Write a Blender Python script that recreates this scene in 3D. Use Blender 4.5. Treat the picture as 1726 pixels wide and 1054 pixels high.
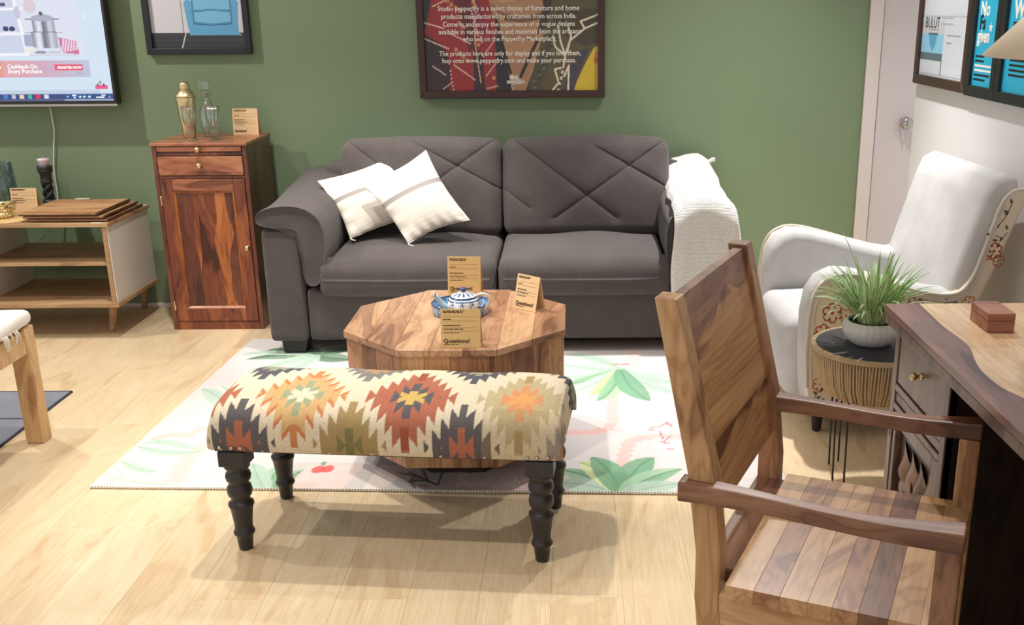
import bpy, bmesh, math, random
import numpy as np
from mathutils import Vector, Matrix
for o in list(bpy.data.objects): bpy.data.objects.remove(o)
sc = bpy.context.scene
COL = sc.collection
PI = math.pi
rnd = random.Random(7)

# ------------------------------------------------------------------ camera
cd = bpy.data.cameras.new('camera'); cam = bpy.data.objects.new('camera', cd); COL.objects.link(cam)
_p, _r = 0.3109, -0.0069
_R = Vector((1, 0, 0)); _F = Vector((0, math.cos(_p), -math.sin(_p))); _U = Vector((0, math.sin(_p), math.cos(_p)))
_R2 = _R*math.cos(_r) + _U*math.sin(_r); _U2 = _U*math.cos(_r) - _R*math.sin(_r)
m = Matrix.Identity(4)
for i in range(3):
    m[i][0] = _R2[i]; m[i][1] = _U2[i]; m[i][2] = -_F[i]
m.translation = Vector((0, -5.3974, 1.5))
cam.matrix_world = m
cd.sensor_fit = 'HORIZONTAL'; cd.sensor_width = 36; cd.lens = 1763.5077/1726*36
cd.shift_x = -(971.17-863)/1726; cd.shift_y = (581.5-527)/1726
cd.clip_start = 0.05
sc.camera = cam

# ------------------------------------------------------------------ light, world, exposure
sc.view_settings.view_transform = 'Standard'; sc.view_settings.look = 'None'
sc.view_settings.gamma = 1; sc.view_settings.use_curve_mapping = False
sc.view_settings.exposure = 0.06
sc.cycles.transparent_max_bounces = 48
w = bpy.data.worlds.new('world'); sc.world = w; w.use_nodes = True
bg = w.node_tree.nodes['Background']; bg.inputs[0].default_value = (1.0, 0.97, 0.94, 1); bg.inputs[1].default_value = 0.72
def spot(x, y, tx, ty, tz, power, angle=100, radius=.035, blend=.6, col=(1, .95, .88), z=2.78):
    d = bpy.data.lights.new('ceiling_spot', 'SPOT'); d.energy = power; d.spot_size = math.radians(angle)
    d.spot_blend = blend; d.shadow_soft_size = radius; d.color = col
    o = bpy.data.objects.new('ceiling_spot', d); COL.objects.link(o)
    o.location = (x, y, z)
    o.rotation_euler = (Vector((tx, ty, tz))-Vector((x, y, z))).to_track_quat('-Z', 'Y').to_euler()
COOL = (1, .975, .96)
spot(-3.05, -.95, -2.3, -.3, .6, 125, 100, radius=.03)
spot(-1.55, -1.35, -1.3, -1.2, .3, 135, 80)
spot(-.70, -1.35, -.80, -.66, .6, 190, 40, blend=.6)
spot(-.75, -1.80, -.55, -2.15, .4, 135, 58)
spot(.95, -.80, .80, -1.0, .5, 250, 58, blend=.6, col=COOL)
spot(.95, -.85, .8, -1.5, .2, 125, 110, col=COOL)
spot(-1.1, -3.6, -1.1, -3.1, .2, 95, 80)
spot(.75, -2.55, .85, -3.4, .5, 75, 50, blend=.5)
spot(.62, -.55, .62, 0, 1.75, 16, 60, blend=.9, col=(1, .86, .62))
spot(-2.6, -2.2, -2.2, -2.0, .3, 85, 100)

# ------------------------------------------------------------------ material helpers
def lin(c):
    return tuple(((v/12.92) if v <= .04045 else ((v+.055)/1.055)**2.4) for v in (x/255 for x in c))
def lin4(c): return lin(c)+(1,)
class NT:
    def __init__(s, name):
        s.m = bpy.data.materials.new(name); s.m.use_nodes = True; s.t = s.m.node_tree
        s.b = s.t.nodes['Principled BSDF']
    def n(s, typ, **k):
        nd = s.t.nodes.new(typ)
        for a, v in k.items(): setattr(nd, a, v)
        return nd
    def l(s, a, b): s.t.links.new(a, b)
    def set(s, **k):
        for a, v in k.items(): s.b.inputs[a.replace('_', ' ')].default_value = v
        return s
    def ramp(s, fac, stops):
        r = s.n('ShaderNodeValToRGB'); e = r.color_ramp.elements
        while len(e) < len(stops): e.new(.5)
        for i, (p, c) in enumerate(stops): e[i].position = p; e[i].color = lin4(c)
        s.l(fac, r.inputs[0]); return r.outputs[0]
    def coords(s, scale=(1, 1, 1), rand=True, kind='Object'):
        tc = s.n('ShaderNodeTexCoord'); mp = s.n('ShaderNodeMapping'); mp.inputs['Scale'].default_value = scale
        if rand:
            oi = s.n('ShaderNodeObjectInfo'); mu = s.n('ShaderNodeMath', operation='MULTIPLY'); mu.inputs[1].default_value = 37.0
            s.l(oi.outputs['Random'], mu.inputs[0])
            va = s.n('ShaderNodeVectorMath', operation='ADD'); s.l(tc.outputs[kind], va.inputs[0]); s.l(mu.outputs[0], va.inputs[1])
            s.l(va.outputs[0], mp.inputs[0])
        else: s.l(tc.outputs[kind], mp.inputs[0])
        return mp.outputs[0]
    def noise(s, vec, scale, detail=3, rough=.5, dist=0):
        n = s.n('ShaderNodeTexNoise'); s.l(vec, n.inputs['Vector'])
        n.inputs['Scale'].default_value = scale; n.inputs['Detail'].default_value = detail
        n.inputs['Roughness'].default_value = rough; n.inputs['Distortion'].default_value = dist
        return n.outputs[0]
    def mix(s, fac, a, b, mode='MIX'):
        x = s.n('ShaderNodeMix', data_type='RGBA', blend_type=mode)
        for sock, v in ((x.inputs[0], fac), (x.inputs[6], a), (x.inputs[7], b)):
            if hasattr(v, 'links'): s.l(v, sock)
            else: sock.default_value = v
        return x.outputs[2]
    def bump(s, h, strength=.3, dist=.002):
        b = s.n('ShaderNodeBump'); b.inputs['Strength'].default_value = strength; b.inputs['Distance'].default_value = dist
        s.l(h, b.inputs['Height']); s.l(b.outputs[0], s.b.inputs['Normal'])
    def base(s, c): s.l(c, s.b.inputs['Base Color']); return s
def plain(name, rgb, rough=.6, metal=0, **k):
    t = NT(name); t.set(Base_Color=lin4(rgb), Roughness=rough, Metallic=metal, **k); return t.m
def wood(name, dark, mid, light, axis=0, rough=.4, coat=0, figure=1.0, scale=1.0, coat_rough=.3):
    """figured timber: broad flowing dark heartwood + fine grain along 'axis' of the object"""
    t = NT(name); sc_ = [7*scale, 7*scale, 7*scale]; sc_[axis] = 1.6*scale
    v = t.coords(tuple(sc_)); big = t.noise(v, 1.0, 3, .55, 1.4)
    c = t.ramp(big, [(.36, light), (.48, mid), (.56, mid), (.62 if figure else .8, dark)])
    fs = [110, 110, 110] if figure > .15 else [170, 170, 170]; fs[axis] = 4
    g = t.noise(t.coords(tuple(fs)), 1.0, 3, .6)
    gr = t.ramp(g, [(.35, (255, 255, 255)), (.75, (212, 200, 186)) if figure > .15 else (.75, (234, 226, 214))])
    wv = t.n('ShaderNodeMath', operation='MULTIPLY'); wv.inputs[1].default_value = 42.0; t.l(big, wv.inputs[0])
    sn = t.n('ShaderNodeMath', operation='SINE'); t.l(wv.outputs[0], sn.inputs[0])
    rings = t.ramp(sn.outputs[0], [(.0, (255, 255, 255)), (.6, (250, 246, 240)), (1.0, (205, 185, 165))])
    c = t.mix(.75, c, gr, 'MULTIPLY'); c = t.mix(.55*max(figure, .2), c, rings, 'MULTIPLY')
    t.base(c); t.set(Roughness=rough, Coat_Weight=coat, Coat_Roughness=coat_rough)
    t.bump(g, .12, .001)
    return t.m
def fabric(name, rgb, rgb2, scale=420, rough=.95, bump=.35, sheen=0.0):
    t = NT(name); v = t.coords((1, 1, 1), False)
    n1 = t.noise(v, scale, 2, .6); n2 = t.noise(v, 9, 3, .5)
    c = t.mix(n1, lin4(rgb), lin4(rgb2)); c = t.mix(.22, c, t.ramp(n2, [(.3, (170, 170, 170)), (.7, (255, 255, 255))]), 'MULTIPLY')
    t.base(c); t.set(Roughness=rough, Sheen_Weight=sheen); t.b.inputs['Specular IOR Level'].default_value = .2
    t.bump(n1, bump, .0015)
    return t.m
def vcol(name, rough=.7, emit=0, bump=None, spec=.5, coat=0):
    t = NT(name); a = t.n('ShaderNodeVertexColor', layer_name='paint')
    t.base(a.outputs[0]); t.set(Roughness=rough, Coat_Weight=coat, Coat_Roughness=.08); t.b.inputs['Specular IOR Level'].default_value = spec
    if emit:
        t.l(a.outputs[0], t.b.inputs['Emission Color']); t.b.inputs['Emission Strength'].default_value = emit
        t.set(Base_Color=(0, 0, 0, 1)); 
        for lk in list(t.b.inputs['Base Color'].links): t.t.links.remove(lk)
    if bump:
        wv = t.n('ShaderNodeTexWave', bands_direction=bump[0]); wv.inputs['Scale'].default_value = bump[1]; wv.inputs['Distortion'].default_value = .6
        t.l(t.coords((1, 1, 1), False), wv.inputs['Vector']); t.bump(wv.outputs[0], bump[2], .003)
    return t.m

M = {}
t = NT('green_wall_paint'); v = t.coords((1, 1, 1), False)
t.base(t.mix(t.noise(v, 1.2, 2), lin4((118, 138, 106)), lin4((124, 144, 112)))); t.set(Roughness=.62); t.bump(t.noise(v, 260, 2), .25, .001); M['green'] = t.m
t = NT('white_wall_paint'); v = t.coords((1, 1, 1), False)
t.base(t.mix(t.noise(v, 1.5, 2), lin4((222, 219, 221)), lin4((230, 227, 229)))); t.set(Roughness=.6); t.bump(t.noise(v, 200, 2), .1, .001); M['white'] = t.m
M['door'] = plain('door_laminate', (214, 206, 206), .4)
M['door_trim'] = plain('door_frame_paint', (222, 212, 208), .45)
M['floor_a'] = wood('floor_laminate_pale', (218, 194, 158), (226, 206, 172), (230, 212, 180), 1, .33, .15, .1, .8)
M['floor_b'] = wood('floor_laminate_mid', (213, 189, 153), (223, 201, 167), (228, 208, 175), 1, .33, .15, .1, .9)
M['floor_c'] = wood('floor_laminate_warm', (216, 190, 152), (225, 203, 168), (229, 209, 176), 1, .33, .15, .1, .7)
M['gap'] = plain('floor_joint', (186, 160, 126), .8)
M['sofa'] = fabric('charcoal_sofa_weave', (54, 50, 50), (106, 99, 97), 300, .95, .9, .12)
M['sofa_dark'] = plain('sofa_foot_wood', (34, 27, 25), .5)
M['cream'] = fabric('cream_cotton', (232, 226, 214), (248, 244, 236), 500, .9, .2)
M['throw'] = None
M['sheesham'] = wood('sheesham_red_brown', (76, 36, 26), (124, 64, 43), (166, 98, 60), 2, .32, .25, 1, .8)
M['sheesham_dk'] = wood('sheesham_dark', (70, 34, 26), (102, 54, 40), (128, 72, 52), 2, .34, .25, 1, .8)
M['sheesham_gold'] = wood('sheesham_gold', (132, 72, 42), (176, 104, 56), (194, 122, 68), 2, .32, .25, 1, .8)
M['sheesham_top'] = wood('sheesham_top', (120, 68, 48), (158, 98, 70), (186, 128, 92), 0, .3, .25, 1, .9)
for ax, s in ((0, 'x'), (1, 'y'), (2, 'z')):
    M['nat_tan_'+s] = wood('natural_wood_tan_'+s, (164, 120, 82), (196, 154, 110), (212, 174, 130), ax, .38, .2, .8)
    M['nat_mid_'+s] = wood('natural_wood_brown_'+s, (130, 88, 62), (168, 122, 88), (198, 154, 114), ax, .38, .2, 1)
    M['nat_dark_'+s] = wood('natural_wood_dark_'+s, (94, 62, 48), (130, 90, 70), (158, 116, 92), ax, .38, .2, 1)
M['nat_fig'] = wood('natural_wood_figured', (118, 72, 46), (192, 144, 94), (210, 168, 116), 1, .38, .2, .9, .62)
M['table_gold'] = wood('coffee_table_gold', (150, 108, 78), (188, 144, 106), (208, 168, 130), 1, .4, .8, .8, 1, .38)
M['table_brown'] = wood('coffee_table_brown', (134, 92, 68), (168, 122, 90), (192, 148, 114), 1, .4, .8, 1, 1, .38)
M['desk_dark'] = wood('desk_dark_heartwood', (90, 58, 54), (124, 84, 76), (148, 104, 90), 1, .35, .35, .6, .8, .3)
M['desk_pale'] = wood('desk_pale_sapwood', (196, 156, 116), (218, 184, 144), (230, 200, 164), 1, .35, .3, .4, .8, .3)
M['desk_body'] = wood('desk_body', (96, 72, 64), (124, 98, 88), (142, 116, 104), 2, .4, .15, .7)
M['desk_deep'] = wood('desk_wood_shaded', (34, 20, 16), (52, 32, 26), (64, 40, 32), 2, .45, .1, .7)  # darkened desk wood: the shade under the desk is put into the colour
M['oak'] = wood('oak_veneer', (156, 122, 88), (180, 146, 108), (194, 160, 122), 0, .5, 0, .3)
M['board'] = wood('brown_board_wood', (140, 100, 66), (176, 132, 90), (198, 156, 112), 0, .5, 0, .7)
M['board_dk'] = wood('dark_board_wood', (66, 40, 24), (98, 64, 40), (122, 84, 54), 0, .5, 0, .7)
M['mango'] = wood('pale_mango_wood', (186, 144, 98), (214, 176, 126), (224, 190, 142), 2, .5, .05, .5)
M['walnut_box'] = wood('rosewood_box', (130, 80, 64), (166, 110, 88), (182, 128, 104), 0, .4, .1, .6)
M['panel_white'] = plain('white_laminate', (226, 220, 212), .4)
M['black'] = plain('black_turned_wood', (38, 37, 38), .38)
M['black_frame'] = plain('black_frame', (30, 29, 36), .4)
M['brown_frame'] = plain('dark_brown_frame', (62, 36, 32), .35)
M['brass'] = plain('brass', (226, 200, 146), .3, 1)
M['gold'] = plain('brushed_gold', (226, 206, 158), .3, 1)
M['steel'] = plain('steel', (190, 186, 184), .22, 1)
M['linen'] = fabric('ivory_linen', (194, 192, 190), (210, 208, 207), 420, .95, .25)
M['piping'] = fabric('piping_cord', (206, 200, 188), (222, 216, 206), 300, .9, .2)
M['rope'] = fabric('jute_rope', (168, 142, 108), (216, 192, 156), 260, .95, .8)
M['slate'] = plain('matt_black_top', (54, 55, 62), .5)
M['wire'] = plain('black_wire', (26, 24, 22), .5)
M['soil'] = fabric('potting_soil', (40, 30, 20), (84, 66, 46), 120, 1, 1)
M['card'] = plain('kraft_card', (212, 178, 122), .85)
M['card_pale'] = plain('pale_card', (222, 190, 146), .85)
M['ink'] = plain('dark_ink', (74, 54, 36), .9)
M['ink_soft'] = plain('faint_ink', (164, 132, 90), .9)
M['white_ink'] = plain('white_ink', (240, 236, 226), .8)
M['cable'] = plain('white_cable', (226, 224, 220), .5)
M['candle'] = plain('lilac_wax', (226, 208, 222), .5)
M['shade'] = plain('cream_lamp_shade', (222, 206, 184), .8)
M['iron'] = plain('dark_iron', (44, 46, 46), .45)
M['pot'] = plain('white_ceramic', (226, 224, 222), .35)
M['grey_rug'] = fabric('grey_flatweave', (108, 112, 124), (148, 150, 160), 160, 1, .8)
M['grey_line'] = fabric('dark_rug_yarn', (62, 64, 74), (84, 86, 94), 160, 1, .8)
def thin_glass(name, tint, k=1.0):
    t = NT(name); out = t.t.nodes['Material Output']; tr = t.n('ShaderNodeBsdfTransparent'); tr.inputs[0].default_value = lin4(tint)
    gl = t.n('ShaderNodeBsdfGlossy'); gl.inputs['Roughness'].default_value = .04; fr_ = t.n('ShaderNodeLayerWeight'); fr_.inputs['Blend'].default_value = .22
    mu = t.n('ShaderNodeMath', operation='MULTIPLY_ADD'); mu.inputs[1].default_value = .55*k; mu.inputs[2].default_value = .10; t.l(fr_.outputs['Facing'], mu.inputs[0])
    mx = t.n('ShaderNodeMixShader'); t.l(mu.outputs[0], mx.inputs[0]); t.l(tr.outputs[0], mx.inputs[1]); t.l(gl.outputs[0], mx.inputs[2]); t.l(mx.outputs[0], out.inputs['Surface']); return t.m
M['glass'] = thin_glass('clear_glass', (244, 249, 247), 1.5); M['blue_glass'] = thin_glass('blue_glass', (206, 224, 228))
t = NT('white_rib_knit'); v = t.coords((1, 1, 1), False)
wv = t.n('ShaderNodeTexWave', bands_direction='Z'); wv.inputs['Scale'].default_value = 52; wv.inputs['Distortion'].default_value = .5
t.l(v, wv.inputs['Vector']); t.base(t.mix(wv.outputs[0], lin4((214, 210, 202)), lin4((240, 238, 234)))); t.set(Roughness=.95); t.bump(wv.outputs[0], .6, .004); M['throw'] = t.m

# ------------------------------------------------------------------ mesh helpers
def mesh(name, verts, faces, smooth=False):
    me = bpy.data.meshes.new(name); me.from_pydata([tuple(v) for v in verts], [], faces)
    if smooth: me.polygons.foreach_set('use_smooth', [True]*len(me.polygons))
    me.update(); return me
def ob(name, me, mat=None, parent=None, loc=None, rot=None, label=None):
    o = bpy.data.objects.new(name, me); COL.objects.link(o)
    if mat is not None and not me.materials: me.materials.append(mat)
    if parent is not None: o.parent = parent
    if loc is not None: o.location = loc
    if rot is not None: o.rotation_euler = rot
    if label: o['label'] = label
    return o
def thing(name, label, cat, loc=(0, 0, 0), rz=0, group=None):
    o = bpy.data.objects.new(name, None); COL.objects.link(o); o.location = loc; o.rotation_euler = (0, 0, rz); o.empty_display_size = .05
    o['label'] = label; o['category'] = cat
    if group: o['group'] = group
    return o
def tag(o, label, cat, group=None):
    o['label'] = label; o['category'] = cat
    if group: o['group'] = group
    return o
def struct(o, label=None):
    o['kind'] = 'structure'
    if label: o['label'] = label
    return o
def box_bm(bm, x0, x1, y0, y1, z0, z1, bev=0, seg=2, mat=None):
    r = bmesh.ops.create_cube(bm, size=1)
    vs = r['verts']
    for v in vs:
        v.co = Vector((x0 if v.co.x < 0 else x1, y0 if v.co.y < 0 else y1, z0 if v.co.z < 0 else z1))
        if mat is not None: v.co = mat @ v.co
    if bev:
        es = list({e for v in vs for e in v.link_edges})
        bmesh.ops.bevel(bm, geom=es, offset=bev, segments=seg, affect='EDGES', profile=.5)
def from_bm(name, bm, smooth=False):
    me = bpy.data.meshes.new(name); bm.to_mesh(me); bm.free()
    if smooth: me.polygons.foreach_set('use_smooth', [True]*len(me.polygons))
    return me
def box(name, x0, x1, y0, y1, z0, z1, mat, parent=None, bev=.002, seg=2, label=None, smooth=False):
    bm = bmesh.new(); box_bm(bm, x0, x1, y0, y1, z0, z1, bev, seg)
    return ob(name, from_bm(name, bm, smooth), mat, parent, label=label)
def cbox(name, x0, x1, y0, y1, z0, z1, mat, parent=None, bev=.002, label=None):
    """box whose own origin sits at its centre (so grain follows the piece)"""
    cx, cy, cz = (x0+x1)/2, (y0+y1)/2, (z0+z1)/2
    o = box(name, x0-cx, x1-cx, y0-cy, y1-cy, z0-cz, z1-cz, mat, parent, bev, label=label); o.location = (cx, cy, cz); return o
def lathe_me(name, prof, n=32, smooth=True, flute=None, squash=None):
    vs, fs = [], []
    for k, (r, z) in enumerate(prof):
        for i in range(n):
            a = 2*PI*i/n; rr = r
            if flute: rr = r*(1+flute(a, k/(len(prof)-1)))
            vs.append((rr*math.cos(a), rr*math.sin(a), z))
    for k in range(len(prof)-1):
        for i in range(n):
            j = (i+1) % n
            fs.append((k*n+i, k*n+j, (k+1)*n+j, (k+1)*n+i))
    if prof[0][0] > 1e-5: fs.append(tuple(range(n-1, -1, -1)))
    if prof[-1][0] > 1e-5: fs.append(tuple((len(prof)-1)*n+i for i in range(n)))
    me = mesh(name, vs, fs, smooth)
    if smooth:
        for p in me.polygons:
            if len(p.vertices) > 4: p.use_smooth = False
    return me
def lathe(name, prof, mat, parent=None, loc=(0, 0, 0), n=32, smooth=True, rot=None, flute=None, label=None):
    return ob(name, lathe_me(name, prof, n, smooth, flute), mat, parent, loc, rot, label)
def tube_me(name, pts, r, n=10, closed=False):
    pts = [Vector(p) for p in pts]; N = len(pts); vs, fs = [], []
    prev = None
    for i, p in enumerate(pts):
        a = pts[(i-1) % N] if (closed or i > 0) else p; b = pts[(i+1) % N] if (closed or i < N-1) else p
        tg = (b-a).normalized()
        if prev is None:
            ref = Vector((0, 0, 1)) if abs(tg.z) < .9 else Vector((1, 0, 0))
            nx = tg.cross(ref).normalized()
        else: nx = (prev-tg*prev.dot(tg)).normalized()
        prev = nx; ny = tg.cross(nx)
        rr = r[i] if hasattr(r, '__len__') else r
        for k in range(n):
            an = 2*PI*k/n; vs.append(p+nx*rr*math.cos(an)+ny*rr*math.sin(an))
    for i in range(N if closed else N-1):
        for k in range(n):
            j = (k+1) % n; i2 = (i+1) % N
            fs.append((i*n+k, i*n+j, i2*n+j, i2*n+k))
    if not closed: fs.append(tuple(range(n-1, -1, -1))); fs.append(tuple((N-1)*n+k for k in range(n)))
    return mesh(name, vs, fs, True)
def tube(name, pts, r, mat, parent=None, n=10, closed=False, label=None): return ob(name, tube_me(name, pts, r, n, closed), mat, parent, label=label)
def bez(p0, p1, p2, n=12):
    p0, p1, p2 = Vector(p0), Vector(p1), Vector(p2)
    return [p0*(1-t)**2+p1*2*t*(1-t)+p2*t*t for t in (i/n for i in range(n+1))]
def prism(name, poly, d0, d1, mat, parent=None, plane='xz', bev=0, label=None, smooth=False):
    """extrude a closed 2-D outline; plane 'xz' is extruded along y, 'xy' along z, 'yz' along x"""
    def P(a, b, d): return {'xz': (a, d, b), 'xy': (a, b, d), 'yz': (d, a, b)}[plane]
    n = len(poly); vs = [P(a, b, d0) for a, b in poly]+[P(a, b, d1) for a, b in poly]
    fs = [tuple(range(n)), tuple(range(2*n-1, n-1, -1))]+[(i, i+n, (i+1) % n+n, (i+1) % n) for i in range(n)]
    bm = bmesh.new(); V = [bm.verts.new(v) for v in vs]
    for f in fs: bm.faces.new([V[i] for i in f])
    bmesh.ops.recalc_face_normals(bm, faces=bm.faces)
    if bev: bmesh.ops.bevel(bm, geom=list(bm.edges), offset=bev, segments=2, affect='EDGES', profile=.5)
    return ob(name, from_bm(name, bm, smooth), mat, parent, label=label)
def soft_me(name, sx, sy, sz, r, n=14, puff=(0, 0, 0), wob=0, seed=0, fn=None, nz=None):
    """rounded upholstered block centred on the origin; puff bulges each pair of faces"""
    bm = bmesh.new(); vs, fs = [], []
    h = Vector((sx/2, sy/2, sz/2))
    def cnt(L): return max(4, min(120, int(L/max(sx, sy, sz)*n)+3))
    N = [cnt(sx), cnt(sy), cnt(sz)]
    rs = random.Random(seed); ph = [rs.uniform(0, 6) for _ in range(6)]
    for ax in range(3):
        u, v = (ax+1) % 3, (ax+2) % 3
        for sg in (-1, 1):
            base = len(vs); nu, nv = N[u], N[v]
            for i in range(nu+1):
                for j in range(nv+1):
                    # denser near the edges
                    a = -math.cos(PI*i/nu)*.35+(2*i/nu-1)*.65; b = -math.cos(PI*j/nv)*.35+(2*j/nv-1)*.65
                    p = [0, 0, 0]; p[ax] = sg*h[ax]; p[u] = a*h[u]; p[v] = b*h[v]
                    c = Vector([max(-(h[k]-r), min(h[k]-r, p[k])) for k in range(3)])
                    d = Vector(p)-c
                    q = c+(d.normalized()*r if d.length > 1e-9 else d)
                    f = [1-(q[k]/h[k])**2 for k in range(3)]
                    for k in range(3):  # outer face towards the camera, its shade painted in with the darkened wood
                        o1, o2 = (k+1) % 3, (k+2) % 3
                        q[k] += puff[k]*(q[k]/h[k])*max(f[o1], 0)*max(f[o2], 0)
                    if wob:
                        q += Vector((0, 0, 1))*wob*math.sin(q.x*9+ph[0])*math.sin(q.y*11+ph[1])+Vector((0, 1, 0))*wob*math.sin(q.x*7+ph[2])*math.sin(q.z*13+ph[3])
                    if fn: q = fn(q)
                    vs.append(q)
            for i in range(nu):
                for j in range(nv):
                    a = base+i*(nv+1)+j; f4 = (a, a+nv+1, a+nv+2, a+1)
                    fs.append(f4 if sg > 0 else f4[::-1])
    V = [bm.verts.new(v) for v in vs]
    for f in fs: bm.faces.new([V[i] for i in f])
    bmesh.ops.remove_doubles(bm, verts=bm.verts, dist=1e-5)
    return from_bm(name, bm, True)
def soft(name, x0, x1, y0, y1, z0, z1, r, mat, parent=None, label=None, **k):
    me = soft_me(name, x1-x0, y1-y0, z1-z0, r, **k)
    return ob(name, me, mat, parent, ((x0+x1)/2, (y0+y1)/2, (z0+z1)/2), label=label)

# ------------------------------------------------------------------ 2-D painter -> coloured grid (flat prints, woven patterns)
class Paint:
    def __init__(s, w, h, res, rgb):
        s.w, s.h = w, h; s.nx, s.ny = int(round(w/res)), int(round(h/res))
        s.X, s.Y = np.meshgrid(np.linspace(0, w, s.nx+1), np.linspace(0, h, s.ny+1)); s.C = np.empty(s.X.shape+(3,)); s.C[:] = lin(rgb)
    def put(s, mask, rgb, a=1.0):
        c = np.array(lin(rgb)); k = (np.clip(mask, 0, 1)*a)[..., None]; s.C = s.C*(1-k)+c*k
    def rect(s, x0, y0, x1, y1, rgb, a=1): s.put(((s.X >= x0) & (s.X <= x1) & (s.Y >= y0) & (s.Y <= y1)).astype(float), rgb, a)
    def ell(s, cx, cy, rx, ry, rgb, a=1): s.put((((s.X-cx)/rx)**2+((s.Y-cy)/ry)**2 <= 1).astype(float), rgb, a)
    def poly(s, pts, rgb, a=1):
        ins = np.zeros(s.X.shape, bool); n = len(pts)
        for i in range(n):
            (x1, y1), (x2, y2) = pts[i], pts[(i+1) % n]
            if y1 == y2: continue
            c = ((y1 > s.Y) != (y2 > s.Y)) & (s.X < (x2-x1)*(s.Y-y1)/(y2-y1)+x1); ins ^= c
        s.put(ins.astype(float), rgb, a)
    def near(s, pts, pad):
        xs = [p[0] for p in pts]; ys = [p[1] for p in pts]
        j0, j1 = np.searchsorted(s.X[0], [min(xs)-pad, max(xs)+pad]); i0, i1 = np.searchsorted(s.Y[:, 0], [min(ys)-pad, max(ys)+pad])
        X, Y = s.X[i0:i1, j0:j1], s.Y[i0:i1, j0:j1]
        D = np.full(X.shape, 9.); T = np.zeros(X.shape); S = np.zeros(X.shape); n = len(pts)-1
        for i in range(n):
            ax, ay = pts[i]; bx, by = pts[i+1]; dx, dy = bx-ax, by-ay; L = dx*dx+dy*dy+1e-12
            t = np.clip(((X-ax)*dx+(Y-ay)*dy)/L, 0, 1); d = np.hypot(X-ax-t*dx, Y-ay-t*dy)
            mk = d < D; D[mk] = d[mk]; T[mk] = ((i+t)/n)[mk]; S[mk] = np.sign((X-ax)*dy-(Y-ay)*dx)[mk]
        return (slice(i0, i1), slice(j0, j1)), D, T, S
    def stroke(s, pts, wd, rgb, a=1, wavy=0):
        sl, D, T, S = s.near(pts, wd*1.6); ww = wd*(1+.28*wavy*np.sin(T*len(pts)*wavy*13)) if wavy else wd
        m_ = np.zeros(s.X.shape); m_[sl] = (D < ww); s.put(m_, rgb, a)
    def leaf(s, b, c, t, wd, rgb, rgb2, a=1):
        pts = [((1-k)**2*b[0]+2*k*(1-k)*c[0]+k*k*t[0], (1-k)**2*b[1]+2*k*(1-k)*c[1]+k*k*t[1]) for k in np.linspace(0, 1, 15)]
        sl, D, T, S = s.near(pts, wd*1.3); W = wd*np.sin(PI*np.clip(T*.93+.07, 0, 1))**.75+1e-6
        edge = (D < W); sh = np.clip(D/W, 0, 1)
        m_ = np.zeros(s.X.shape); m_[sl] = edge; s.put(m_, rgb, a)
        m_[sl] = edge*((S > 0)*.85*(1-sh*.5)); s.put(m_, rgb2, a)
        m_[sl] = (D < wd*.09)*edge; s.put(m_, tuple(v*.86 for v in rgb2), a*.8)
    def speckle(s, amt, seed=1):
        r = np.random.default_rng(seed).normal(1, amt, s.X.shape)[..., None]; s.C = np.clip(s.C*r, 0, 1)
    def build(s, name, fn, mat, parent=None, label=None, smooth=False):
        P_ = fn(s.X, s.Y); nx, ny = s.nx+1, s.ny+1
        me = bpy.data.meshes.new(name); co = np.stack(P_, -1).reshape(-1, 3)
        idx = np.arange(nx*ny).reshape(ny, nx)
        q = np.stack([idx[:-1, :-1], idx[:-1, 1:], idx[1:, 1:], idx[1:, :-1]], -1).reshape(-1, 4)
        me.vertices.add(len(co)); me.vertices.foreach_set('co', co.astype(np.float32).ravel())
        me.loops.add(q.size); me.loops.foreach_set('vertex_index', q.ravel().astype(np.int32))
        me.polygons.add(len(q)); me.polygons.foreach_set('loop_start', (np.arange(len(q))*4).astype(np.int32))
        me.update(calc_edges=True)
        if smooth: me.polygons.foreach_set('use_smooth', np.ones(len(q), bool))
        at = me.color_attributes.new('paint', 'FLOAT_COLOR', 'POINT')
        at.data.foreach_set('color', np.concatenate([s.C.reshape(-1, 3), np.ones((nx*ny, 1))], 1).astype(np.float32).ravel())
        me.validate(); return ob(name, me, mat, parent, label=label)
def text(name, body, size, mat, parent, loc, rot, align='LEFT', sx=1.0, extrude=.0006, bold=0, fit=None):
    cu = bpy.data.curves.new(name, 'FONT'); cu.body = body; cu.size = size; cu.align_x = align; cu.extrude = extrude; cu.resolution_u = 2; cu.offset = bold
    t_ = bpy.data.objects.new('tmp', cu); COL.objects.link(t_)
    bpy.context.view_layer.update()
    me = bpy.data.meshes.new_from_object(t_.evaluated_get(bpy.context.evaluated_depsgraph_get())); me.name = name
    bpy.data.objects.remove(t_); bpy.data.curves.remove(cu)
    if fit:
        xs = [v.co.x for v in me.vertices]; wd = max(xs)-min(xs); sx = fit/wd
    me.transform(Matrix.Diagonal((sx, 1, 1, 1))); me.materials.clear()
    return ob(name, me, mat, parent, loc, rot)
XZ = (PI/2, 0, 0)           # a print that faces the camera side (-y)
WR = (PI/2, 0, -PI/2)       # a print on the right wall, facing -x

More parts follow.
